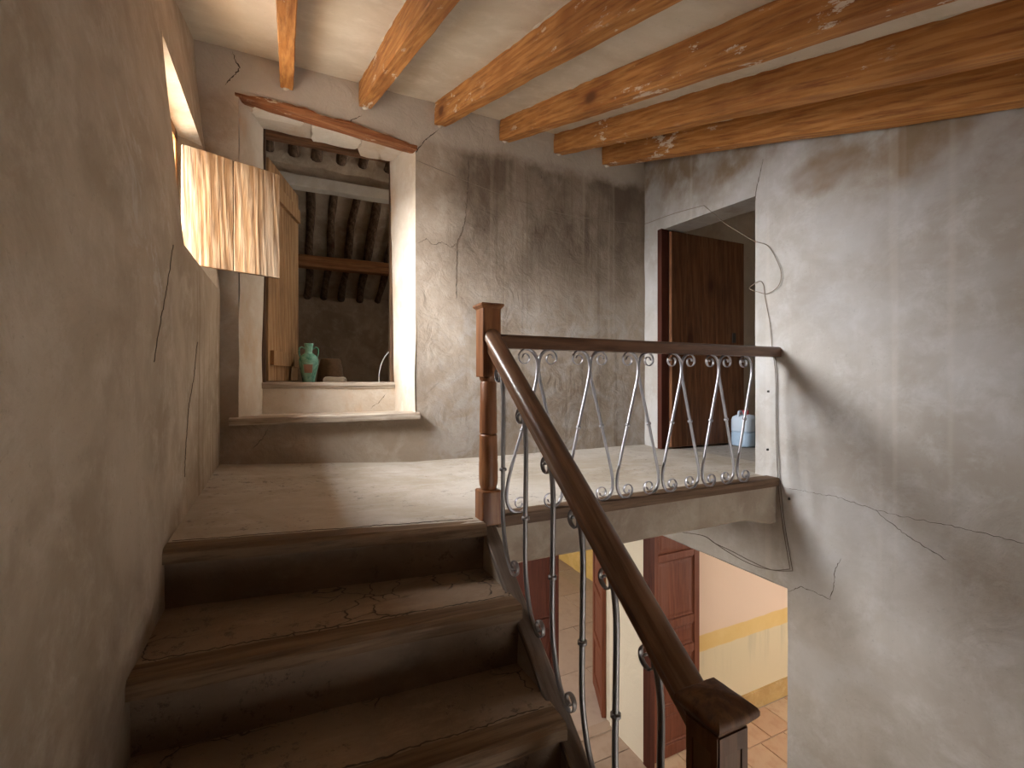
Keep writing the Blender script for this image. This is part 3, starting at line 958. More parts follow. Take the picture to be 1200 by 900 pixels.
# ---- stair flight
stair = empty('staircase', (0.2, 1.3, -0.84))
tag(stair, 'flight of worn cement steps with wooden nosings climbing to the landing', 'staircase')
steps = [(N1Y, 0.0, 0.10), (1.473, -0.195, 0.035), (1.18, -0.418, 0.02), (0.88, -0.630, 0.0), (0.58, -0.84, 0.0)]
SX = stair.location


def place(ob):
    ob.location = ob.location - SX
    return ob


for k, (yn, z, sk) in enumerate(steps):
    tl = 0.035 if k == 0 else 0.020
    yb = steps[k - 1][0] + 0.06 if k else yn + 0.10
    znext = steps[k + 1][1] if k + 1 < len(steps) else LOW

    def zf(x):
        return z + tl * max(0.0, (0.75 - x) / 1.12)

    def yf(x):
        return yn + skew(x, sk)
    st = None
    # tread
    if k:
        A = breaks([-0.39, 0.755], 0.05)
        P = []
        for x in A:
            r = []
            for j in range(8):
                t = j / 7
                y = yf(x) + 0.085 + (yb + 0.03 + skew(x, steps[k - 1][2]) - yf(x) - 0.085) * t
                r.append((x, y, zf(x) - 0.002 + 0.004 * nz((x, y, z), 5, k) + 0.003 * nz((x, y, z), 14, k)))
            P.append(r)
        mbt = MB().quadgrid(P)
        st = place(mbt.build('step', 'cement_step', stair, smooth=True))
    # riser under this nosing
    A = breaks([-0.39, 0.755], 0.06)
    P = []
    for x in A:
        r = []
        for j in range(5):
            t = j / 4
            zz = (znext - 0.01) + (zf(x) - 0.03 - znext + 0.01) * t
            r.append((x, yf(x) + 0.035 + 0.012 * (1 - t) + 0.006 * nz((x, zz, k), 4, 3), zz))
        P.append(r)
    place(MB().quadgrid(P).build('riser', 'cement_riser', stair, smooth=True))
    # nosing board
    n = 40
    rings = []
    for i_ in range(n + 1):
        x = -0.385 + (0.748 + 0.385) * i_ / n
        e = 0.006 * nz((x, k, 0), 5, 6) + 0.003 * nz((x, k, 0), 19, 6)
        zz = zf(x)
        q = yf(x)
        th = 0.046
        rings.append([(x, q + e, zz - th), (x, q + e * 0.6, zz - 0.012), (x, q + 0.012, zz + 0.002), (x, q + 0.055, zz + 0.004), (x, q + 0.088 + 0.5 * e, zz + 0.001), (x, q + 0.088, zz - th)])
    place(MB().loft(rings).build('nosing', 'wood_nosing', stair, smooth=True, angle=35))
# broken edge fissures on the treads
for k, amp in ((0, 1), (1, 1), (2, 1)):
    yn, z, sk = steps[k]
    tl = 0.035 if k == 0 else 0.02

    def ff(a, b):
        return (a, b + yn + skew(a, sk) + 0.092 + 0.012 * nz((a, k, 0), 7, 3), z + 0.004 + tl * max(0, (0.75 - a) / 1.12))
    c = crack(ff, [(-0.36 + 1.08 * q / 8, 0.0) for q in range(9)], stair, 0.0035, (0, 0, 1), 0.0005)
    place(c)

# intermediate landing the photographer stands on
mb = MB()
mb.patch((-0.42, 0.66, -0.842), (0.80, 0.66, -0.842), (0.80, YR, -0.842), (-0.42, YR, -0.842), 12, 12, 0.004)
o = mb.build('floor_half_landing', 'cement_step', smooth=True)
tag(o, 'cement half landing at the foot of the visible steps', 'floor', kind='structure')


# masonry side of the flight and its curb
def curb_z(y):
    return -0.02 + 0.735 * (y - 1.86)


mb = MB()
ys = [0.62 + (1.90 - 0.62) * i / 24 for i in range(25)]
P = [[(0.75, y, curb_z(y) - 0.34), (0.75 + 0.002 * nz((0, y, 0), 9), y, curb_z(y) - 0.018), (0.752, y, curb_z(y) - 0.006)] for y in ys]
mb.quadgrid(P)
P = [[(0.80, y, LOW), (0.80, y, curb_z(y) - 0.3), (0.80, y, curb_z(y) - 0.006)] for y in ys]
mb.quadgrid(P)
P = [[(0.752, y, curb_z(y) - 0.006), (0.80, y, curb_z(y) - 0.006)] for y in ys]
mb.quadgrid(P)
mb.patch((0.80, 0.66, LOW), (0.80, YR, LOW), (0.80, YR, -0.842), (0.80, 0.66, -0.842), 4, 4)
mb.patch((0.80, 1.90, LOW), (0.80, YB + 0.1, LOW), (0.80, YB + 0.1, -0.2), (0.80, 1.90, -0.2), 4, 4)
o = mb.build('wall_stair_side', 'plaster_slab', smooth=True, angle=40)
tag(o, 'plastered side of the stair flight below the sloping balustrade', 'wall', kind='structure')
rings = []
for i in range(31):
    y = 0.64 + (1.855 - 0.64) * i / 30
    z = curb_z(y)
    e = 0.003 * nz((0, y, 0), 8, 3)
    rings.append([(0.744 + e, y, z - 0.012), (0.744 + e, y, z + 0.006), (0.749, y, z + 0.011), (0.803, y, z + 0.011), (0.808, y, z + 0.006), (0.808, y, z - 0.012)])
o = MB().loft(rings).apply(Matrix.Rotation(-math.atan(0.735), 4, 'X')).build('trim_3', 'wood_curb')
o.rotation_euler = (math.atan(0.735), 0, 0)
tag(o, 'grey brown sloping board capping the side of the stair flight', 'trim', kind='structure')

# ---- room behind the landing doorway
mb = MB()
RX = 5.6
mb.patch((2.72, 1.2, -0.004), (RX, 1.2, -0.004), (RX, 3.47, -0.004), (3.06, 3.47, -0.004), 10, 10)
o = mb.build('floor_side_room', 'cement_room')
tag(o, 'grey cement floor of the room behind the plank door', 'floor', kind='structure')
mb = MB()
mb.patch((3.06, 3.445, -0.05), (RX, 3.445, -0.05), (RX, 3.445, 2.6), (3.06, 3.445, 2.6), 10, 10, 0.01)
mb.patch((RX, 1.2, -0.05), (RX, 3.47, -0.05), (RX, 3.47, 2.6), (RX, 1.2, 2.6), 4, 4)
mb.patch((2.75, 1.2, -0.05), (RX, 1.2, -0.05), (RX, 1.2, 2.6), (2.75, 1.2, 2.6), 4, 4)
mb.patch((2.70, 1.15, 2.45), (RX, 1.15, 2.45), (RX, 3.47, 2.45), (3.06, 3.47, 2.45), 4, 4)
o = mb.build('wall_side_room', 'plaster_room', smooth=True, angle=40)
tag(o, 'dim plaster walls of the room behind the plank door', 'wall', kind='structure')

d2 = empty('door_2', (2.985, 3.085, 0.015))
tag(d2, 'dark brown plank door opened inward off the landing', 'door', kind='structure')
for k in range(5):
    bevel(MB().box(0.012 + k * 0.182, 0.012 + k * 0.182 + 0.179, -0.016, 0.016, 0, 1.87).build('plank', 'door_plank', d2), 0.003, 1)
for z in (0.25, 1.5):
    MB().box(0.04, 0.88, 0.016, 0.04, z, z + 0.1).build('ledge', 'door_plank', d2)
MB().box(0.76, 0.80, -0.022, -0.014, 0.93, 1.02).build('lock_plate', 'nail', d2)
px = f_right(UY1, 0.5)[0]
MB().box(px - 0.03 - d2.location.x, px + 0.05 - d2.location.x, 0.012, 0.062, -0.012, 1.885).build('frame_post', 'door_red_dark', d2)

# ---- lower storey
mb = MB()
mb.patch((0.78, YR, LOW - 0.012), (2.95, YR, LOW - 0.012), (2.95, 3.55, LOW - 0.012), (0.78, 3.55, LOW - 0.012), 2, 2)
o = mb.build('floor_hall', 'grout')
tag(o, 'brown tiled floor of the hall below the stairs', 'floor', kind='structure')
tile_me = {}


def tiles(parent, mat, x0, x1, y0, y1, w, d, z, gap=0.006, th=0.012, rowoff=0.5):
    key = (mat, w, d)
    if key not in tile_me:
        a, b, c = w / 2 - gap / 2, d / 2 - gap / 2, 0.003
        m_ = MB().loft([[(-a, -b, 0), (a, -b, 0), (a, b, 0), (-a, b, 0)], [(-a, -b, th - c), (a, -b, th - c), (a, b, th - c), (-a, b, th - c)],
                        [(-a + c, -b + c, th), (a - c, -b + c, th), (a - c, b - c, th), (-a + c, b - c, th)]])
        first = m_.build('tile', mat, parent)
        tile_me[key] = first.data
        bpy.data.objects.remove(first)
    pl = parent.location
    ny = int((y1 - y0) / d + 0.01)
    for j in range(ny):
        off = rowoff * w * (j % 2)
        nx = int((x1 - x0) / w + 0.99) + 1
        for i_ in range(-1, nx):
            cx, cy = x0 + off + (i_ + 0.5) * w, y0 + (j + 0.5) * d
            if cx - w / 2 < x0 - 0.03 or cx + w / 2 > x1 + 0.03:
                continue
            t = bpy.data.objects.new('tile', tile_me[key])
            COL.objects.link(t)
            t.parent = parent
            t.location = (cx - pl.x, cy - pl.y, z - th - pl.z + random.uniform(-0.0015, 0.0015))


tiles(o, 'hall_tile', 0.82, 2.70, 2.0, 3.50, 0.47, 0.25, LOW, 0.008, rowoff=0.0)

wl = surface('w', lambda x, z: (x, 3.44, z), [0.75, 1.48, 2.70], [LOW, -0.55, -0.15], [(1.48, 2.70, LOW, -0.55)], '', 0.3)
wl.patch((1.48, 3.44, LOW), (1.48, 3.62, LOW), (1.48, 3.62, -0.55), (1.48, 3.44, -0.55), 2, 4)
wl.patch((1.48, 3.44, -0.55), (2.72, 3.44, -0.55), (2.72, 3.62, -0.55), (1.48, 3.62, -0.55), 4, 2)
wl.patch((2.70, 3.44, LOW), (2.72, 3.62, LOW), (2.72, 3.62, -0.55), (2.70, 3.44, -0.55), 2, 4)
o = wl.build('wall_hall', 'plaster_low')
tag(o, 'pale plaster wall of the lower hall around the double door', 'wall', kind='structure')
o = bevel(MB().box(1.48, 2.72, 3.485, 3.60, LOW - 0.03, LOW + 0.012).build('trim_4', 'hall_tile'), 0.004)
tag(o, 'worn threshold strip under the double door', 'threshold', kind='structure')
# lamp added under the landing slab, out of view, to brighten the hall
lamp = empty('fill_lamp', (1.62, 2.30, -0.23))
tag(lamp, 'small round fill lamp added out of view under the landing slab', 'lamp')
MB().lathe([(0.07, -0.03), (0.075, -0.02), (0.075, 0.0), (0.02, 0.002)], 20).build('base', 'plaster_white', lamp, smooth=True, angle=40)
gl = G('fill_lamp_glass', 0.4)
gl.b.inputs['Emission Color'].default_value = (1.0, 0.9, 0.78, 1)
gl.b.inputs['Emission Strength'].default_value = 6.0
M['fill_lamp_glass'] = gl.col((0.9, 0.88, 0.82))
MB().lathe([(0.004, -0.105), (0.04, -0.098), (0.066, -0.07), (0.07, -0.03)], 20).build('globe', 'fill_lamp_glass', lamp, smooth=True)
area('fill_hall', (1.62, 2.30, -0.345), (1.62, 2.30, -3), 0.12, 0.12, 12, (1.0, 0.92, 0.82))  # added fill for the hall, just below the added lamp

# far room behind the hall's double door
mb = MB()
mb.patch((-0.2, 3.5, LOW - 0.012), (4.5, 3.5, LOW - 0.012), (4.5, 8.2, LOW - 0.012), (-0.2, 8.2, LOW - 0.012), 2, 2)
o = mb.build('floor_far_room', 'grout')
tag(o, 'dusty pinkish floor of the room beyond the double door', 'floor', kind='structure')
tiles(o, 'far_tile', 1.6, 4.4, 3.56, 7.56, 0.70, 0.80, LOW, 0.006, rowoff=0.5)
part = MB().patch((4.40, 3.5, LOW - 0.05), (4.40, 8.2, LOW - 0.05), (4.40, 8.2, 0), (4.40, 3.5, 0), 4, 4)
o = part.build('wall_far_room', 'plaster_yellow')
tag(o, 'ochre yellow wall at the end of the far lower room', 'wall', kind='structure')
mb = MB()
mb.patch((-0.2, 8.2, LOW - .05), (4.5, 8.2, LOW - .05), (4.5, 8.2, 0.0), (-0.2, 8.2, 0.0), 2, 2)
mb.patch((-0.2, 3.60, LOW - .05), (-0.2, 8.2, LOW - .05), (-0.2, 8.2, 0.0), (-0.2, 3.60, 0.0), 2, 2)
mb.patch((-0.2, 3.62, LOW - .05), (1.48, 3.62, LOW - .05), (1.48, 3.62, 0.0), (-0.2, 3.62, 0.0), 2, 2)
mb.patch((2.72, 3.62, LOW - .05), (4.5, 3.62, LOW - .05), (4.5, 3.62, 0.0), (2.72, 3.62, 0.0), 2, 2)
mb.patch((1.48, 3.62, -0.55), (2.72, 3.62, -0.55), (2.72, 3.62, 0.0), (1.48, 3.62, 0.0), 2, 2)
mb.patch((-0.2, 3.4, -0.10), (4.5, 3.4, -0.10), (4.5, 8.2, -0.10), (-0.2, 8.2, -0.10), 2, 2)
o = mb.build('wall_far_room_shell', 'plaster_low')
tag(o, 'pale walls and ceiling of the far lower room', 'wall', kind='structure')

# lower side room with the painted yellow band
mb = MB()
mb.patch((2.70, -1.0, LOW - 0.012), (6.0, -1.0, LOW - 0.012), (6.0, 3.14, LOW - 0.012), (2.70, 3.14, LOW - 0.012), 2, 2)
o = mb.build('floor_lower_room', 'grout')
tag(o, 'terracotta tiled floor of the lower side room', 'floor', kind='structure')
tiles(o, 'terracotta', 2.72, 5.6, 1.6, 3.10, 0.30, 0.30, LOW, 0.008, rowoff=0.5)
mb = MB()
mb.patch((2.72, 3.12, LOW - .05), (6.05, 3.12, LOW - .05), (6.05, 3.12, -0.15), (2.72, 3.12, -0.15), 20, 10, 0.004)
o = mb.build('wall_lower_room', 'plaster_pink', smooth=True)
tag(o, 'pinkish wall with a painted yellow band in the lower side room', 'wall', kind='structure')
part_mb = MB().patch((3.20, 3.112, LOW - .01), (6.0, 3.112, LOW - .01), (6.0, 3.10, LOW + 0.17), (3.20, 3.10, LOW + 0.17), 12, 3, 0.004)
part_mb.patch((3.20, 3.10, LOW + 0.17), (6.0, 3.10, LOW + 0.17), (6.0, 3.125, LOW + 0.175), (3.20, 3.125, LOW + 0.175), 12, 1)
o = part_mb.build('baseboard_lower_room', 'ochre')
tag(o, 'worn ochre skirting below the pinkish wall', 'baseboard', kind='structure')
mb = surface('w', lambda y, z: (6.0, y, z), [-1.0, 0.7, 1.7, 3.14], [LOW - 0.05, -1.7, -0.7, -0.1], [(0.7, 1.7, -1.7, -0.7)], '', 0.4)  # unseen opening added so light reaches the lower side room
mb.patch((2.72, -1.0, LOW), (6.0, -1.0, LOW), (6.0, -1.0, -0.1), (2.72, -1.0, -0.1), 2, 2)
mb.patch((2.68, -1.05, -0.20), (6.05, -1.05, -0.20), (6.05, 3.15, -0.20), (2.68, 3.15, -0.20), 2, 2)
o = mb.build('wall_lower_room_shell', 'plaster_low')
tag(o, 'wall with an added daylight opening and ceiling of the lower side room', 'wall', kind='structure')


def panel_door(name, label, loc, rz, W, H, rails, mat, stile=0.075, panel_mat=None, flip=1):
    """leaf along local +X, thickness 0.04; rails = (z0, z1) members, panels fill between"""
    d = empty(name, loc, rz)
    tag(d, label, 'door', kind='structure')
    for x0 in (0.0, W - stile):
        bevel(MB().box(x0, x0 + stile, -0.02, 0.02, 0, H).build('stile', mat, d), 0.003, 1)
    for z0, z1 in rails:
        bevel(MB().box(stile, W - stile, -0.018, 0.018, z0, z1).build('rail', mat, d), 0.003, 1)
    for (a, b) in zip(rails[:-1], rails[1:]):
        z0, z1 = a[1], b[0]
        x0, x1 = stile, W - stile
        m_ = MB()
        for s_ in (-1, 1):
            prof = []
            for (ins, yy) in ((0.0, 0.006), (0.010, 0.012), (0.020, 0.004), (0.045, 0.010)):
                prof.append([(x0 + ins, s_ * yy, z0 + ins), (x1 - ins, s_ * yy, z0 + ins), (x1 - ins, s_ * yy, z1 - ins), (x0 + ins, s_ * yy, z1 - ins)])
            m_.loft(prof)
        m_.build('panel', panel_mat or mat, d)
    return d


R3 = [(0.0, 0.10), (0.36, 0.43), (0.83, 0.90), (1.08, 1.15), (1.66, 1.72), (1.90, 1.955)]
d3 = panel_door('door_3', 'reddish brown panelled door open against the pink wall below', (2.735, 3.035, LOW + 0.01), 0.0, 0.535, 1.955, R3, 'door_red', 0.062)
MB().box(0.105, 0.118, -0.014, -0.006, 0.985, 1.015).build('keyhole', 'nail', d3)
MB().box(-0.055, -0.005, -0.05, 0.03, -0.01, 1.96).build('frame_post', 'door_red_dark', d3)
d4 = panel_door('door_4', 'closed dark red leaf of the double door under the landing', (1.49, 3.50, LOW + 0.01), 0.0, 0.625, 2.03,
                [(0, 0.12), (0.62, 0.70), (1.08, 1.16), (1.93, 2.03)], 'door_red_dark', 0.08)
d5 = panel_door('door_5', 'open red leaf of the double door seen edge-on below the rail', (2.70, 3.63, LOW + 0.01), math.atan2(0.47, 0.23), 0.53, 2.03,
                [(0, 0.14), (0.50, 0.58), (1.0, 1.08), (1.5, 1.58), (1.93, 2.03)], 'door_red', 0.07)

# ------------------------------------------------------------------ ceiling beams
BX = [-0.036, 0.455, 0.995, 1.525, 2.02, 2.51]
BW = [0.075, 0.085, 0.088, 0.090, 0.092, 0.10]
lab = ['shortest looking pine ceiling beam, above the open shutter', 'pine ceiling beam directly above the raised opening',
       'third pine ceiling beam from the window wall, ending past the raised opening', 'knotty pine ceiling beam, fourth from the window wall',
       'pine ceiling beam second from the stained right wall', 'reddest pine ceiling beam, running along the stained right wall']
ang = math.atan(SLOPE)
for k, (x, w) in enumerate(zip(BX, BW)):
    L = (YB + 0.03 - YR) / math.cos(ang)
    h = 0.165
    b = MB().roughbar(L, w, h, 90, 0.005, k * 3.1, 2.2, 0.004)
    o = b.build('ceiling_beam', 'pine_beam', smooth=True, angle=18)
    y0 = YR
    o.location = (x, y0, ceil_z(y0) - h / math.cos(ang) + 0.012)
    o.rotation_euler = (ang, 0, 0)
    tag(o, lab[k], 'beam', 'pine ceiling beams')
    # ragged plaster line where beam and ceiling meet
    for side in (0, 1):
        rings = []
        n = 160
        for i in range(n + 1):
            y = L * i / n
            d = 0.010 + 0.010 * nz((0, y, side), 9, k) + 0.006 * nz((0, y, side), 30, k)
            d = max(0.002, d)
            xx = w + 0.0045 if side else -0.0045
            sg = 1 if side else -1
            rings.append([(xx - sg * 0.012, y, h - d - 0.004), (xx + sg * 0.003, y, h - d), (xx + sg * 0.010, y, h + 0.004), (xx - sg * 0.012, y, h + 0.004)])
        MB().loft(rings).build('plaster_edge', 'plaster_ceiling', o)
    # plaster blob where the beam enters the wall
    q = MB()
    rings = []
    for i in range(7):
        a = i / 6
        rr = 0.016 * math.sin(PI * (0.15 + 0.8 * a))
        rings.append([(w * 0.25 + w * 0.5 * a + rr * 0.3 * math.cos(t * PI / 4), L - 0.045 + rr * math.sin(t * PI / 4), 0.0 + rr * math.cos(t * PI / 4) - 0.004 * nz((a, t, k), 3)) for t in range(8)])
    q.loft(rings).build('plaster_lump', 'plaster_ceiling', o, smooth=True)

# ------------------------------------------------------------------ balustrade
NX, NY = 0.7875, 1.88
rail = empty('stair_balustrade', (NX, NY, -0.02))
tag(rail, 'wrought iron scroll balustrade with dark wooden handrails and two newel posts', 'balustrade')
RO = rail.location.copy()


def rp(ob):
    ob.location = ob.location - RO
    return ob


# upper newel
nw = rp(MB().box(-0.0415, 0.0415, -0.0415, 0.0415, 0.612, 0.905).build('newel_post', 'wood_newel', rail, loc=(NX, NY, 0)))
bevel(nw, 0.003)


def npart(name, mb_, mat, smooth=False, angle=None, loc=(NX, NY, 0), par=None):
    ob = mb_.build(name, mat, par or nw, smooth=smooth, angle=angle)
    return ob


npart('cap', MB().loft([[(sx * r, sy * r, z) for sx, sy in ((-1, -1), (1, -1), (1, 1), (-1, 1))] for r, z in ((0.0415, 0.903), (0.049, 0.911), (0.052, 0.914), (0.052, 0.921), (0.047, 0.925))]), 'wood_newel')
prof = [(0.028, 0.125), (0.033, 0.132), (0.0395, 0.150), (0.0415, 0.175), (0.0415, 0.24), (0.040, 0.255), (0.041, 0.262), (0.040, 0.30), (0.0385, 0.36), (0.0345, 0.366), (0.0385, 0.373),
        (0.0375, 0.45), (0.036, 0.50), (0.037, 0.507), (0.0358, 0.514), (0.035, 0.585), (0.031, 0.592), (0.038, 0.602), (0.040, 0.612), (0.036, 0.62)]
npart('turned_shaft', MB().lathe(prof, 24), 'wood_newel', True, 30)
bb = npart('base_block', MB().box(-0.046, 0.046, -0.046, 0.046, -0.02, 0.128), 'wood_newel')
bevel(bb, 0.008, 2)

# landing handrail
pr = [(-0.030, 0.0), (-0.030, 0.048), (-0.024, 0.057), (-0.012, 0.061), (0.012, 0.061), (0.024, 0.057), (0.030, 0.048), (0.030, 0.0)]
hr = MB().loft([[(x, y, z) for y, z in pr] for x in (0.0, 0.6, 1.2, 1.8, 2.673 - 0.829 + 0.004)])
rp(hr.build('handrail', 'wood_rail', rail, loc=(0.829, NY, 0.737)))

# sloping handrail
RS = 0.81
Z0R = 0.764


def rail_z(y):
    return Z0R + RS * (y - 1.84)


prof2 = []
for a in range(0, 181, 20):
    prof2.append((0.037 * math.cos(math.radians(a)), 0.012 + 0.030 * math.sin(math.radians(a))))
prof2 += [(-0.037, 0.004), (-0.029, -0.003), (-0.028, -0.012), (-0.024, -0.018), (-0.024, -0.036), (0.024, -0.036), (0.024, -0.018), (0.028, -0.012), (0.029, -0.003), (0.037, 0.004)]
CX = 0.79
ya, yb = 1.842, 0.745
ct = math.sqrt(1 + RS * RS)
XL = 0.81
rings = []
for i in range(9):
    t = i / 8
    y = ya + (yb - ya) * t
    rings.append([(CX + (XL - CX) * t + px_ - CX, y - ya, rail_z(y) + pz * ct - Z0R) for px_, pz in prof2])
phi = math.atan(RS)
ob = rp(MB().loft(rings).apply(Matrix.Rotation(-phi, 4, 'X')).build('handrail', 'wood_rail_stair', rail, smooth=True, angle=40, loc=(CX, ya, Z0R)))
ob.rotation_euler = (phi, 0, 0)

# lower newel
LX, LY = 0.812, 0.705
ln = rp(MB().box(-0.040, 0.040, -0.040, 0.040, -0.842, -0.105).build('newel_post', 'wood_newel_dark', rail, loc=(LX, LY, 0)))
bevel(ln, 0.003)
for (dx, dy) in ((0, -1), (-1, 0), (1, 0), (0, 1)):
    a, b = 0.040, 0.0435
    m_ = MB()
    for (u0, u1, z0, z1) in ((-0.04, -0.024, -0.80, -0.112), (0.024, 0.04, -0.80, -0.112), (-0.024, 0.024, -0.15, -0.112)):
        if dx == 0:
            m_.box(u0, u1, min(dy * a, dy * b), max(dy * a, dy * b), z0, z1)
        else:
            m_.box(min(dx * a, dx * b), max(dx * a, dx * b), u0, u1, z0, z1)
    m_.build('panel_frame', 'wood_newel_dark', ln)
rings = []
for r, z in ((0.044, -0.105), (0.056, -0.090), (0.0595, -0.084), (0.0595, -0.076), (0.056, -0.069), (0.040, -0.058), (0.020, -0.052), (0.005, -0.050)):
    rr = []
    for q in range(24):
        a = 2 * PI * q / 24
        cx, sx = math.cos(a), math.sin(a)
        k = 1 / max(abs(cx), abs(sx)) * 0.97 + 0.03
        k = min(k, 1.385)
        rr.append((cx * r * k, sx * r * k, z + 0.002 * nz((cx * r * 30, sx * r * 30, z), 1, 1)))
    rings.append(rr)
MB().loft(rings).build('cap', 'wood_newel_dark', ln, smooth=True, angle=40)


# --- wrought iron bars
def scroll(cx, cz, r0, r1, a0, turns, cw):
    pts = []
    n = int(26 * turns)
    for i in range(n + 1):
        t = i / n
        a = a0 + (-1 if cw else 1) * 2 * PI * turns * t
        r = r0 + (r1 - r0) * (t ** 0.8)
        pts.append((cx + r * math.cos(a), cz + r * math.sin(a)))
    return pts


def thick(n, ns, r=0.0078):
    def th(i):
        e = min(i, n - 1 - i)
        return 0.0023 + (r - 0.0023) * sstep(e, ns * 0.85, ns * 1.25)

    def dp(i):
        e = min(i, n - 1 - i)
        return 0.0085 + (r - 0.0085) * sstep(e, ns * 0.85, ns * 1.25)
    return th, dp


def zig(Tx, Bx, name='baluster'):
    """bar from the top pinch Tx to the bottom pinch Bx; S with a scroll at each end"""
    sg = 1 if Bx > Tx else -1
    W = abs(Bx - Tx)
    H = 0.727
    top = scroll(0.068, H - 0.039, 0.039, 0.013, PI / 2, 1.25, True)[::-1]
    mid = [(0.035, H - 0.008), (0.014, H - 0.032), (0.004, H - 0.068), (0.008, H - 0.12), (0.027, H - 0.20), (W / 2, H / 2 + 0.003),
           (W - 0.027, 0.20), (W - 0.008, 0.12), (W - 0.004, 0.068), (W - 0.014, 0.032), (W - 0.035, 0.008)]
    c = catmull([(top[-1][0], top[-1][1], 0)] + [(a, b, 0) for a, b in mid] + [(W - top[-1][0], H - top[-1][1], 0)], 6)
    path = top[:-1] + [(p.x, p.y) for p in c] + [(W - a, H - b) for a, b in top[::-1][1:]]
    n = len(path)
    th, dp = thick(n, len(top))
    pts = [(sg * a, 0.0, b) for a, b in path]
    ob = rp(MB().sweep(pts, (0, 1, 0), th, dp, 8).build(name, 'iron_silver', rail, smooth=True, loc=(Tx, NY + 0.004 * sg, 0.011)))
    d = Vector((sg * (W - 0.03), 0, -0.34)).normalized()
    ctr = Vector((sg * W / 2, 0, H / 2))
    MB().tube([ctr - d * 0.007, ctr - d * 0.005, ctr + d * 0.005, ctr + d * 0.007], lambda i: 0.0130 if i in (1, 2) else 0.010, 10).build('collar', 'iron_silver', ob, smooth=True)
    return ob


TX = [1.032, 1.316, 1.612, 1.905, 2.185, 2.455]
for k, t in enumerate(TX):
    left_b = (TX[k - 1] + t) / 2 if k else 0.862
    zig(t, left_b + 0.006)
    if k < len(TX) - 1:
        zig(t, (TX[k + 1] + t) / 2 - 0.006)


def sbar(y):
    """upright bar of the sloping flight; local p runs downstairs (-Y)"""
    x = CX + (XL - CX) * (1.842 - y) / 1.1
    zt = lambda p: rail_z(y - p) - 0.036 * ct
    zb = lambda p: curb_z(y - p) + 0.011
    C1 = (-0.040, zt(-0.040) - 0.052)
    top = scroll(C1[0], C1[1], 0.036, 0.012, PI / 2 - 0.2, 1.25, False)[::-1]
    C2 = (0.105, zb(0.105) + 0.055)
    bot = scroll(C2[0], C2[1], 0.036, 0.012, -PI / 2 - 0.55, 1.25, False)
    mid = [(-0.012, zt(-0.012) - 0.030), (0.000, zt(0) - 0.075), (0.004, zt(0) - 0.15), (0.0, (zt(0) + zb(0)) / 2), (-0.002, zb(0) + 0.18), (0.010, zb(0.01) + 0.09), (0.040, zb(0.04) + 0.026)]
    c = catmull([(*top[-1], 0)] + [(a, b, 0) for a, b in mid] + [(*bot[0], 0)], 6)
    path = top[:-1] + [(p.x, p.y) for p in c] + bot[1:]
    n = len(path)
    th, dp = thick(n, len(top), 0.0092)
    pts = [(0, -a, b) for a, b in path]
    ob = rp(MB().sweep(pts, (1, 0, 0), th, dp, 8).build('baluster', 'iron_grey', rail, smooth=True, loc=(x, y, 0)))
    zc = (zt(0) + zb(0)) / 2 - 0.03
    MB().tube([(0, 0, zc - 0.007), (0, 0, zc - 0.005), (0, 0, zc + 0.005), (0, 0, zc + 0.007)], lambda i: 0.0150 if i in (1, 2) else 0.0115, 10).build('collar', 'iron_grey', ob, smooth=True)


for y in (1.737, 1.545, 1.355, 1.185, 1.030, 0.865):
    sbar(y)


# ------------------------------------------------------------------ cables on the walls
def on_wall(fn, pts, nor, lift_=0.006):
    return [Vector(fn(a, b)) + Vector(nor) * lift_ for a, b in pts]


pb = on_wall(f_back, [(0.855, 2.231), (1.252, 2.122), (1.628, 2.054), (2.024, 2.006), (2.458, 2.006), (2.985, 2.039)], (0, -1, 0))
pr_ = on_wall(f_right, [(3.33, 2.03), (2.935, 1.95), (2.553, 1.905)], RN)
pc = [Vector((2.755, 2.32, 1.69)), Vector((2.695, 2.06, 1.497))] + on_wall(f_right, [(1.941, 1.427), (1.872, 1.316), (1.845, 1.228), (1.867, 1.16), (1.941, 1.132), (2.01, 1.153)], RN, 0.012) \
    + [Vector((2.69, 2.075, 1.19))] + on_wall(f_right, [(2.01, 1.222), (1.975, 1.19), (1.961, 1.104), (1.927, 0.951), (1.907, 0.80)], RN, 0.008)
path = catmull(pb, 5) + catmull(pr_, 4) + catmull(pc, 6)
o = MB().tube(path, 0.0022, 6).build('cable', 'cable_pale', smooth=True)
tag(o, 'thin cable strung across the stained wall and looped beside the upper doorway', 'cable')
pd = [(1.907, 0.80), (1.885, 0.626), (1.882, 0.316), (1.872, 0.02), (1.856, -0.143), (1.834, -0.29), (1.79, -0.513), (1.914, -0.565), (2.06, -0.581), (2.221, -0.563), (2.34, -0.537), (2.444, -0.515), (2.637, -0.547)]
for k, off in enumerate((0.0, 0.016)):
    q = []
    for j, (a, b) in enumerate(pd):
        if j < 3:
            q.append((a - off * 0.7, b))
        elif j <= 6:
            q.append((a - off, b - off * 0.3))
        else:
            q.append((a, b + (off * 1.2 if 8 <= j <= 9 else 0)))
    p3 = on_wall(f_right, q, RN, 0.007)
    o = MB().tube(catmull(p3[:7], 6) + catmull(p3[6:], 6)[1:], 0.0022, 6).build('cable', 'cable', smooth=True)
    tag(o, ('inner dark cable running down from the rail end and under the landing', 'outer dark cable running down from the rail end, looping under the landing')[k], 'cable', 'dark cables beside the landing')

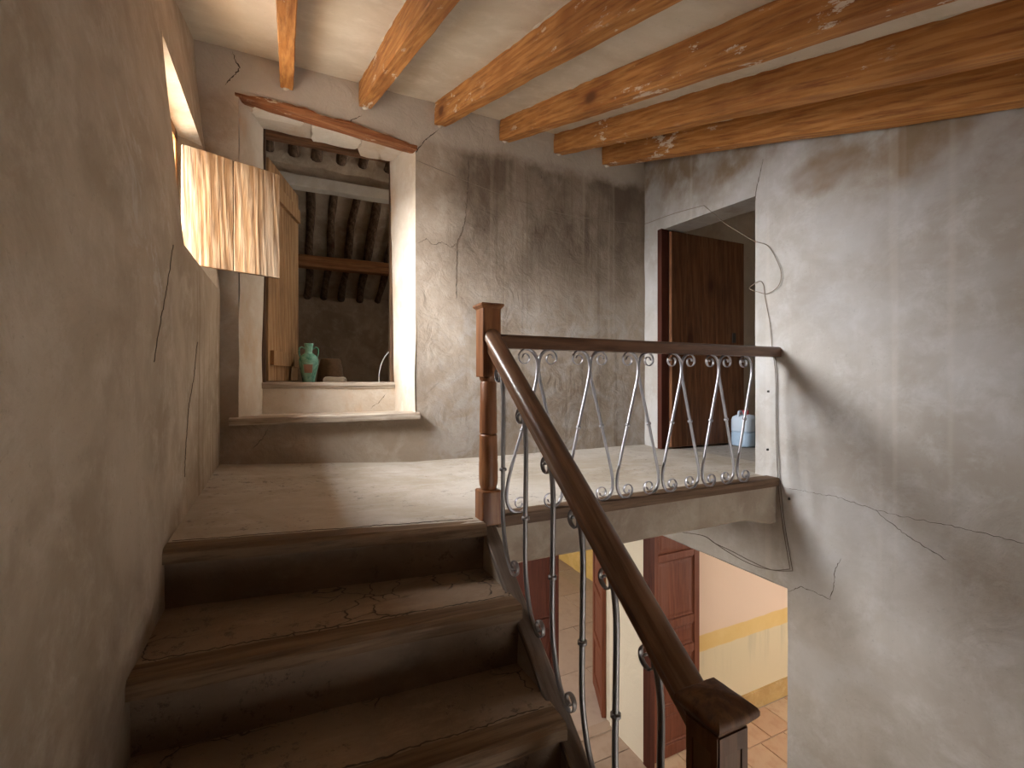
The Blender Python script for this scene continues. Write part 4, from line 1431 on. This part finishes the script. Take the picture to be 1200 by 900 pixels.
# ------------------------------------------------------------------ small things
# green jug in the attic
jug = empty('ceramic_jug', (0.172, 4.36, AZ + 0.003))
tag(jug, 'green glazed two-handled ceramic jug behind the attic threshold', 'jug')
jp = [(0.040, 0.0), (0.046, 0.006), (0.052, 0.05), (0.067, 0.12), (0.078, 0.175), (0.079, 0.205), (0.070, 0.236), (0.048, 0.256), (0.031, 0.268), (0.029, 0.285), (0.032, 0.315), (0.036, 0.342), (0.040, 0.348), (0.036, 0.350), (0.031, 0.338), (0.026, 0.29)]
MB().lathe(jp, 28).build('body', 'glaze_green', jug, smooth=True)
for s_ in (-1, 1):
    hp = catmull([(s_ * 0.030, 0, 0.305), (s_ * 0.055, 0, 0.318), (s_ * 0.072, 0, 0.305), (s_ * 0.074, 0, 0.27), (s_ * 0.068, 0, 0.235)], 6)
    MB().tube(hp, 0.0065, 8).build('handle', 'glaze_green', jug, smooth=True)
lbm = []
for i in range(7):
    a = -PI / 2 - 0.55 + 0.9 * i / 6
    lbm.append([((0.0685 if j == 0 else 0.0815) * math.cos(a) * 1.01, (0.0685 if j == 0 else 0.0815) * math.sin(a) * 1.01, 0.10 + 0.07 * j) for j in (0, 1)])
MB().quadgrid(lbm).build('label_patch', 'label_pink', jug, smooth=True)

# dark jute basket and pale roll
o = MB().lathe([(0.05, 0), (0.115, 0.004), (0.120, 0.03), (0.108, 0.14), (0.085, 0.23), (0.078, 0.235), (0.074, 0.228), (0.095, 0.10), (0.10, 0.02)], 20).build('basket', 'jute', smooth=True, angle=50, loc=(0.37, 4.66, AZ + 0.004))
o.rotation_euler = (0, 0, 0)
tag(o, 'dark brown woven basket beside the green jug', 'basket')
n = 40
pts = [((0.010 + 0.024 * t / n) * math.cos(t * 0.5), (0.010 + 0.024 * t / n) * math.sin(t * 0.5)) for t in range(n + 1)]
mb = MB()
rp_ = [(0.0, 0), (0.026, 0.002), (0.031, 0.01), (0.034, 0.04), (0.032, 0.12), (0.036, 0.17), (0.030, 0.185), (0.018, 0.187), (0.014, 0.175), (0.008, 0.185), (0.0, 0.186)]
mb.lathe([(max(r, 0.001), z) for r, z in rp_], 18)
o = mb.build('rag_roll', 'paper', smooth=True, angle=45, loc=(0.29, 4.26, AZ + 0.040))
o.rotation_euler = (math.radians(92), 0, math.radians(55))
tag(o, 'off-white rolled rag lying on the attic threshold', 'roll')
hp = catmull([(0.716, 4.12, AZ), (0.718, 4.12, 0.66), (0.745, 4.125, 0.76), (0.80, 4.13, 0.84), (0.88, 4.14, 0.875), (0.97, 4.14, 0.83), (1.03, 4.14, 0.70), (1.04, 4.14, AZ)], 8)
o = MB().tube(hp, 0.006, 8).build('wire_hoop', 'white_wire', smooth=True)
tag(o, 'white wire hoop standing behind the bright jamb of the attic opening', 'hoop')

# blue plastic water jug behind the doorway
wj = empty('water_jug', (3.735, 2.93, 0.002))
tag(wj, 'translucent blue plastic water jug with red cap inside the upper doorway', 'jug')


def sq(r, z, k=0.35, seg=24):
    out = []
    for q in range(seg):
        a = 2 * PI * q / seg
        c, s_ = math.cos(a), math.sin(a)
        m_ = (abs(c) ** 4 + abs(s_) ** 4) ** -0.25
        out.append((c * r * m_, s_ * r * m_, z))
    return out


MB().loft([sq(r, z) for r, z in ((0.075, 0), (0.090, 0.008), (0.093, 0.03), (0.093, 0.12), (0.090, 0.126), (0.093, 0.132), (0.093, 0.235), (0.086, 0.262), (0.060, 0.280), (0.030, 0.286))]).build('body', 'plastic_blue', wj, smooth=True, angle=50)
MB().lathe([(0.028, 0.284), (0.034, 0.286), (0.034, 0.318), (0.030, 0.323), (0.004, 0.324)], 20).build('cap', 'cap_red', wj, smooth=True, angle=40)
MB().tube(catmull([(-0.03, 0.0, 0.28), (-0.045, 0, 0.312), (-0.075, 0, 0.31), (-0.082, 0, 0.27)], 5), 0.010, 8).build('handle', 'plastic_blue', wj, smooth=True)
